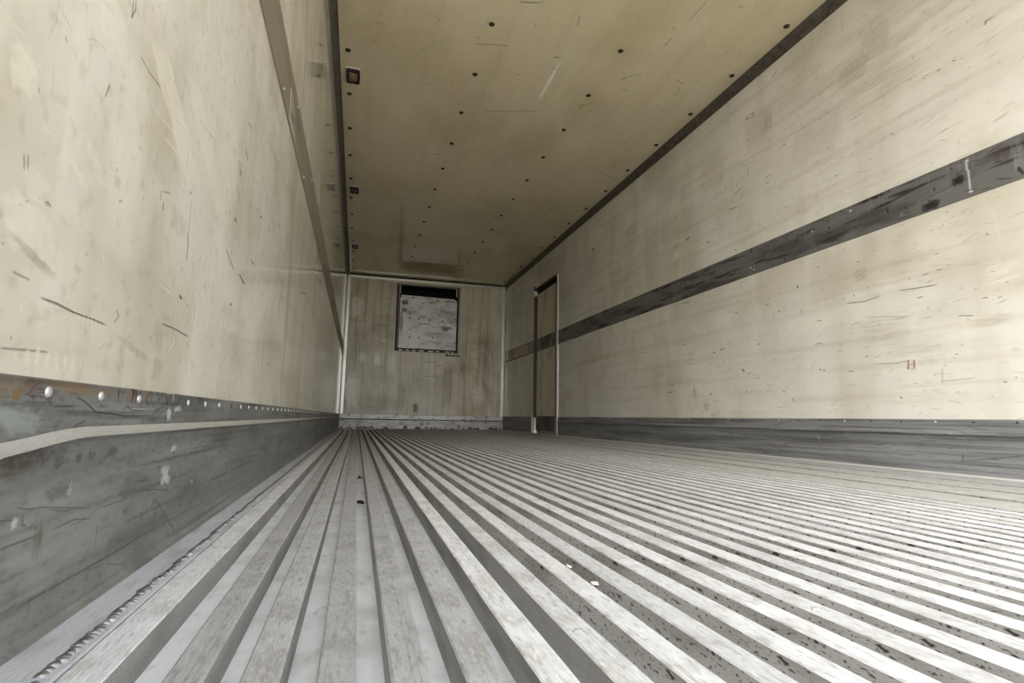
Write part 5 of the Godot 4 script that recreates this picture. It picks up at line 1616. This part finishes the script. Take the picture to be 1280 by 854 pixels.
func build_hatch() -> void:
	var h := thing("hatch", "black-framed hatch in the front bulkhead, its scuffed grey board leaving a dark slot", "hatch", Vector3((HATCH_LEFT + HATCH_RIGHT) / 2, HATCH_LOW, -D))
	var off := -h.position
	var black := mat(Color(0.03, 0.028, 0.025), 0.85)
	# dark air duct behind the opening
	var st := begin()
	var zb := -D - 0.42
	box(st, Vector3(HATCH_LEFT - 0.02, HATCH_LOW - 0.02, zb - 0.02), Vector3(HATCH_RIGHT + 0.02, HATCH_HIGH + 0.02, zb))
	box(st, Vector3(HATCH_LEFT - 0.02, HATCH_LOW - 0.02, zb), Vector3(HATCH_LEFT, HATCH_HIGH + 0.02, -D - 0.001))
	box(st, Vector3(HATCH_RIGHT, HATCH_LOW - 0.02, zb), Vector3(HATCH_RIGHT + 0.02, HATCH_HIGH + 0.02, -D - 0.001))
	box(st, Vector3(HATCH_LEFT, HATCH_LOW - 0.02, zb), Vector3(HATCH_RIGHT, HATCH_LOW, -D - 0.001))
	box(st, Vector3(HATCH_LEFT, HATCH_HIGH, zb), Vector3(HATCH_RIGHT, HATCH_HIGH + 0.02, -D - 0.001))
	put("air_duct", st.commit(), black, h).position = off
	# outer frame of thin pale angle
	var pale := mat(Color(0.60, 0.57, 0.48), 0.35, 0.3)
	for r in [[HATCH_LEFT - 0.022, HATCH_LOW - 0.012, HATCH_LEFT + 0.002, HATCH_HIGH + 0.022], [HATCH_RIGHT - 0.002, HATCH_LOW - 0.012, HATCH_RIGHT + 0.026, HATCH_HIGH + 0.022], [HATCH_LEFT + 0.002, HATCH_HIGH, HATCH_RIGHT - 0.002, HATCH_HIGH + 0.022]]:
		st = begin()
		box(st, Vector3(r[0], r[1], -D), Vector3(r[2], r[3], -D + 0.016), 0.004)
		put("frame_bar", st.commit(), pale, h).position = off
	# black guides at the sides, a black sill
	var guide := mat(Color(0.045, 0.045, 0.045), 0.5, 0.2)
	for r in [[HATCH_LEFT + 0.004, HATCH_LEFT + 0.030], [HATCH_RIGHT - 0.026, HATCH_RIGHT - 0.004]]:
		st = begin()
		box(st, Vector3(r[0], HATCH_LOW, -D - 0.03), Vector3(r[1], HATCH_HIGH, -D + 0.012), 0.003)
		put("guide", st.commit(), guide, h).position = off
	st = begin()
	box(st, Vector3(HATCH_LEFT + 0.034, HATCH_LOW + 0.03, -D - 0.015), Vector3(HATCH_LEFT + 0.046, HATCH_HIGH - 0.02, -D + 0.010), 0.002)
	put("guide_liner", st.commit(), mat(Color(0.50, 0.47, 0.40), 0.4, 0.3), h).position = off
	st = begin()
	box(st, Vector3(HATCH_LEFT - 0.018, HATCH_LOW - 0.010, -D - 0.02), Vector3(HATCH_RIGHT + 0.018, HATCH_LOW + 0.034, -D + 0.014), 0.003)
	put("sill", st.commit(), guide, h).position = off
	# little bright tabs along the sill
	var tab := mat(Color(0.72, 0.70, 0.64), 0.35, 0.3)
	var xs := [0.80, 0.905, 1.0, 1.105, 1.235, 1.36, 1.495, 1.60]
	for k in xs.size():
		st = begin()
		var tw: float = [0.055, 0.045, 0.05, 0.07, 0.09, 0.05, 0.075, 0.03][k]
		box(st, Vector3(xs[k], HATCH_LOW - 0.002, -D + 0.013), Vector3(xs[k] + tw, HATCH_LOW + 0.014, -D + 0.019), 0.002)
		put("sill_tab", st.commit(), tab, h).position = off
	# the board: worn grey panel with clipped upper right corner
	var bc := canvas(1024, 1024, 0.78, 1.68, 1.20, 2.04, Color(0.88, 0.865, 0.82))
	layer(bc, Color(0.64, 0.63, 0.59), 231, 48, 64, 0.04, 0.46, 0.9, 0.5)
	layer(bc, Color(0.94, 0.94, 0.93), 232, 32, 64, 0.06, 0.5, 0.85, 0.6)
	layer(bc, Color(0.30, 0.28, 0.25), 233, 24, 96, 0.08, 0.62, 0.95, 0.3)
	layer(bc, Color(0.14, 0.12, 0.10), 234, 60, 90, 0.1, 0.78, 0.92, 0.4)
	bc.stamp("patch", Color(0.12, 0.08, 0.05), 0.95, 0.862, 1.915, 0.13, 0.09)
	bc.stamp("patch", Color(0.30, 0.24, 0.20), 0.8, 0.855, 1.80, 0.12, 0.09)
	bc.stamp("patch", Color(0.30, 0.28, 0.25), 0.6, 0.82, 1.60, 0.08, 0.4)
	bc.stamp("smear_h", Color(0.16, 0.13, 0.11), 0.95, 1.51, 1.555, 0.22, 0.06)
	bc.stamp("patch", Color(0.20, 0.17, 0.14), 0.6, 1.50, 1.53, 0.12, 0.08)
	bc.stamp("smear_h", Color(0.25, 0.23, 0.20), 0.8, 1.2, 1.60, 0.16, 0.03)
	for q in [[0.945, 1.775], [0.955, 1.745], [0.945, 1.68], [1.08, 1.67], [1.245, 1.665], [1.45, 1.66], [0.955, 1.50], [0.955, 1.385], [0.985, 2.00], [0.80, 2.0], [1.60, 1.98], [1.655, 1.70], [1.64, 1.60], [1.09, 1.38]]:
		bc.stamp("round", Color(0.05, 0.04, 0.035), 0.95, q[0], q[1], 0.035, 0.028)
	ticks(bc, 120, DARK, 0.7, 0.06, 0.004, 0.9, 0.8, 1.66, 1.22, 2.03)
	ticks(bc, 90, Color(0.95, 0.95, 0.94), 0.7, 0.07, 0.004, 0.85, 0.8, 1.66, 1.22, 2.03)
	st = begin()
	var bx0 := 0.792
	var bx1 := 1.668
	var by0 := 1.212
	var by1 := 2.032
	var zf := -D - 0.004
	var g := func(p: Vector2) -> Vector2: return Vector2((p.x - bc.s0) / (bc.s1 - bc.s0), (bc.t1 - p.y) / (bc.t1 - bc.t0))
	var outline := PackedVector2Array([Vector2(bx0, by0), Vector2(bx1, by0), Vector2(bx1, by1 - 0.045), Vector2(bx1 - 0.05, by1 - 0.012), Vector2(bx0 + 0.02, by1), Vector2(bx0, by1 - 0.02)])
	for k in range(1, outline.size() - 1):
		tri(st, Vector3(outline[0].x, outline[0].y, zf), Vector3(outline[k].x, outline[k].y, zf), Vector3(outline[k + 1].x, outline[k + 1].y, zf), Vector3(0, 0, 1), g.call(outline[0]), g.call(outline[k]), g.call(outline[k + 1]))
	var m := st.commit()
	st = begin()
	extrude(st, outline, zf - 0.0005, zf - 0.022)
	st.commit(m)
	m.surface_set_material(0, mat(Color.WHITE, 0.4, 0.1, tex(bc), bump_picture(23, 256, 256, 0.03, 3), 0.05))
	m.surface_set_material(1, mat(Color(0.5, 0.48, 0.44), 0.6))
	put("board", m, null, h).position = off
	# white stops at the top of both guides
	for x in [HATCH_LEFT + 0.040, HATCH_RIGHT - 0.050]:
		st = begin()
		box(st, Vector3(x, 2.055, -D - 0.02), Vector3(x + 0.018, HATCH_HIGH - 0.015, -D + 0.006), 0.003)
		put("guide_stop", st.commit(), mat(Color(0.80, 0.80, 0.77), 0.4, 0.1), h).position = off
	# screws along the middle of the board
	var screw := lathe(PackedVector2Array([Vector2(0.011, 0.0), Vector2(0.0105, 0.003), Vector2(0.007, 0.0055), Vector2(0.0, 0.006)]), 12)
	for q in [[1.08, 1.67], [1.245, 1.665], [1.45, 1.66], [0.945, 1.68], [0.985, 2.0]]:
		var s := put("screw", screw, mat(Color(0.09, 0.08, 0.07), 0.5, 0.3), h)
		s.position = off + Vector3(q[0], q[1], zf)
		s.rotation.x = PI / 2
	# thin dark drip bracket under the right end of the sill
	st = begin()
	box(st, Vector3(1.525, 1.118, -D), Vector3(1.735, 1.136, -D + 0.014), 0.002)
	box(st, Vector3(1.518, 1.108, -D), Vector3(1.540, 1.160, -D + 0.012), 0.002)
	put("drip_bracket", st.commit(), mat(Color(0.22, 0.19, 0.15), 0.6, 0.2), h).position = off


# ==================================================================== ceiling lights
func rounded(hx: float, hy: float, r: float) -> PackedVector2Array:
	var out := PackedVector2Array()
	for k in 4:
		var c := Vector2((hx - r) * (1.0 if k in [0, 3] else -1.0), (hy - r) * (1.0 if k < 2 else -1.0))
		for i in 6:
			var a := PI / 2 * (k + i / 5.0)
			out.append(c + Vector2(cos(a), sin(a)) * r)
	return out


func build_ceiling_lights() -> void:
	var zs := [-3.315, -5.122, -6.925]
	var labels := [
		"square recessed ceiling light with an amber-brown lens, nearest of three beside the left corner angle",
		"small dark square ceiling light by the left corner angle, middle of three in line",
		"small black square ceiling light nearest the front bulkhead, beside the left corner angle",
	]
	for k in 3:
		var o := thing("ceiling_light", labels[k], "ceiling light", Vector3(0.108, H, zs[k]), "", "lights along the left edge of the ceiling")
		var hw := 0.041
		var hd := 0.070
		var st := begin()
		# pale bezel on the ceiling
		box(st, Vector3(-hw - 0.004, -0.006, -hd - 0.004), Vector3(hw + 0.004, 0.0, hd + 0.004), 0.002)
		put("base_plate", st.commit(), mat(Color(0.82, 0.80, 0.74), 0.4), o)
		st = begin()
		var outer := rounded(hw, hd, 0.016)
		var inner := rounded(hw - 0.009, hd - 0.013, 0.011)
		for i in outer.size():
			var j := (i + 1) % outer.size()
			var o0 := outer[i]
			var o1 := outer[j]
			var n0 := inner[i]
			var n1 := inner[j]
			quad(st, Vector3(o0.x, -0.005, o0.y), Vector3(o1.x, -0.005, o1.y), Vector3(o1.x * 0.97, -0.021, o1.y * 0.98), Vector3(o0.x * 0.97, -0.021, o0.y * 0.98), Vector3(o0.x + o1.x, 0, o0.y + o1.y).normalized())
			quad(st, Vector3(o0.x * 0.97, -0.021, o0.y * 0.98), Vector3(o1.x * 0.97, -0.021, o1.y * 0.98), Vector3(n1.x, -0.023, n1.y), Vector3(n0.x, -0.023, n0.y), Vector3.DOWN)
			quad(st, Vector3(n0.x, -0.023, n0.y), Vector3(n1.x, -0.023, n1.y), Vector3(n1.x, -0.010, n1.y), Vector3(n0.x, -0.010, n0.y), -Vector3(n0.x + n1.x, 0, n0.y + n1.y).normalized())
		put("bezel", st.commit(), mat(Color(0.09, 0.065, 0.045), 0.4), o)
		# domed lens, a shallow cushion of amber glass
		st = begin()
		st.set_smooth_group(0)
		var n := 8
		for i in n:
			for j in n:
				var p: Array[Vector3] = []
				for q in [[i, j], [i + 1, j], [i + 1, j + 1], [i, j + 1]]:
					var u: float = q[0] * 2.0 / n - 1.0
					var v: float = q[1] * 2.0 / n - 1.0
					p.append(Vector3(u * (hw - 0.010), -0.012 - 0.012 * (1.0 - u * u) * (1.0 - v * v), v * (hd - 0.014)))
				for t in [[0, 1, 2], [0, 2, 3]]:
					var a: Vector3 = p[t[0]]
					var b: Vector3 = p[t[1]]
					var c: Vector3 = p[t[2]]
					if (b - a).cross(c - a).dot(Vector3.DOWN) > 0.0:
						var s := b
						b = c
						c = s
					for vtx in [a, b, c]:
						st.add_vertex(vtx)
		st.index()
		st.generate_normals()
		var glass := mat([Color(0.50, 0.41, 0.27), Color(0.17, 0.14, 0.11), Color(0.12, 0.10, 0.08)][k], 0.25)
		glass.clearcoat_enabled = true
		glass.clearcoat = 0.8
		glass.clearcoat_roughness = 0.1
		put("lens", st.commit(), glass, o)
		var screw := put("screw", lathe(PackedVector2Array([Vector2(0.0, -0.027), Vector2(0.004, -0.026), Vector2(0.005, -0.021)]), 10), mat(Color(0.75, 0.74, 0.70), 0.3, 0.6), o)
		screw.position = Vector3(0.0, 0.0, -hd + 0.008)


# ==================================================================== small loose things
func build_small_things() -> void:
	# torn sticker on the left rub rail
	var s := thing("sticker", "torn white-edged sticker on the left rub rail with a worn grey print", "sticker", Vector3(0.0042, 1.06, -1.70))
	var lc := canvas(256, 128, 0.0, 1.0, 0.0, 1.0, Color(0.66, 0.64, 0.58))
	lc.stamp("block", Color(0.48, 0.46, 0.41), 0.9, 0.5, 0.5, 0.9, 0.8)
	lc.stamp("block", Color(0.74, 0.72, 0.67), 0.9, 0.32, 0.5, 0.12, 0.7)
	lc.stamp("block", Color(0.74, 0.72, 0.67), 0.9, 0.6, 0.5, 0.10, 0.8)
	lc.stamp("smear_h", Color(0.20, 0.19, 0.17), 1.0, 0.45, 0.36, 0.5, 0.25)
	lc.stamp("smear_h", Color(0.20, 0.19, 0.17), 1.0, 0.72, 0.58, 0.4, 0.3)
	for e in [[0.0, 0.03, 1.0, 0.03], [0.0, 0.97, 1.0, 0.97], [0.015, 0.0, 0.015, 1.0], [0.985, 0.0, 0.985, 1.0]]:
		lc.line([Vector2(e[0], e[1]), Vector2(e[2], e[3])], 0.02, Color(0.90, 0.885, 0.84), 1.0)
	var st := begin()
	var q := [Vector2(1.148, -1.632), Vector2(1.048, -1.638), Vector2(1.053, -1.772), Vector2(1.123, -1.770)]
	var uv := [Vector2(0, 0), Vector2(0, 1), Vector2(1, 1), Vector2(1, 0)]
	var v: Array[Vector3] = []
	for p in q:
		v.append(Vector3(0.0008, p.x - 1.06, p.y + 1.70))
	quad(st, v[0], v[1], v[2], v[3], Vector3.RIGHT, uv[0], uv[1], uv[2], uv[3])
	for k in 4:
		var a: Vector3 = v[k]
		var b: Vector3 = v[(k + 1) % 4]
		var inward := Vector3(-0.0008, 0, 0)
		quad(st, a, b, b + inward, a + inward, Vector3.RIGHT.cross(b - a).normalized())
	put("print", st.commit(), mat(Color.WHITE, 0.5, 0.0, tex(lc)), s)

	# dark clumps lying in the groove under the camera
	var spots := [Vector3(0.2655, -GROOVE, -1.40), Vector3(0.2665, -GROOVE, -1.94)]
	var names := ["dark ragged clump of dirt in the narrow floor groove, the one nearer the camera", "small dark clump of dirt farther along the same floor groove"]
	for k in 2:
		var st2 := begin()
		var r2 := RandomNumberGenerator.new()
		r2.seed = 60 + k
		for i in 9:
			var sp := SphereMesh.new()
			sp.radius = 1.0
			sp.height = 2.0
			sp.radial_segments = 9
			sp.rings = 5
			var sz := r2.randf_range(0.0018, 0.0036) * (1.0 if k == 0 else 0.8)
			st2.append_from(sp, 0, Transform3D(Basis.from_euler(Vector3(r2.randf(), r2.randf() * 3.0, r2.randf())) * Basis.from_scale(Vector3(sz * 1.2, sz * 0.8, sz * 1.5)), Vector3(-0.006 + 0.0015 * i, 0.002 + r2.randf() * 0.006 * sin(i * 0.39), r2.randf_range(-0.008, 0.008))))
		var o := put("dirt_clump", st2.commit(), mat(Color(0.12, 0.075, 0.06), 0.9))
		o.position = spots[k]
		tag(o, names[k], "debris", "", "clumps of dirt in the floor groove")
	# paint flakes caught on a rib's edge
	for k in 2:
		var st3 := begin()
		var c := Vector3(0.0, 0.0, 0.0)
		var ring: Array[Vector3] = []
		for i in 7:
			var a := TAU * i / 7
			ring.append(Vector3(cos(a) * (0.0024 + 0.0015 * ((i * 3 + k) % 3)), 0.0006 + 0.0012 * ((i + k) % 2), sin(a) * (0.0036 + 0.002 * ((i * 2) % 3))))
		for i in 7:
			tri(st3, c + Vector3(0, 0.0025, 0), ring[i], ring[(i + 1) % 7], Vector3.UP)
			tri(st3, c, ring[i] * Vector3(1, 0, 1), ring[(i + 1) % 7] * Vector3(1, 0, 1), Vector3.DOWN)
			quad(st3, ring[i], ring[(i + 1) % 7], ring[(i + 1) % 7] * Vector3(1, 0, 1), ring[i] * Vector3(1, 0, 1), (ring[i] + ring[(i + 1) % 7]).normalized())
		var o := put("paint_flake", st3.commit(), mat(Color(0.80, 0.785, 0.76), 0.6))
		o.position = [Vector3(0.510, 0.0001, -0.665), Vector3(0.512, 0.0001, -0.592)][k]
		tag(o, ["curled white paint flake on a floor rib edge, the farther of two", "white paint flake on a floor rib edge, the nearer of two"][k], "debris", "", "paint flakes on the floor")
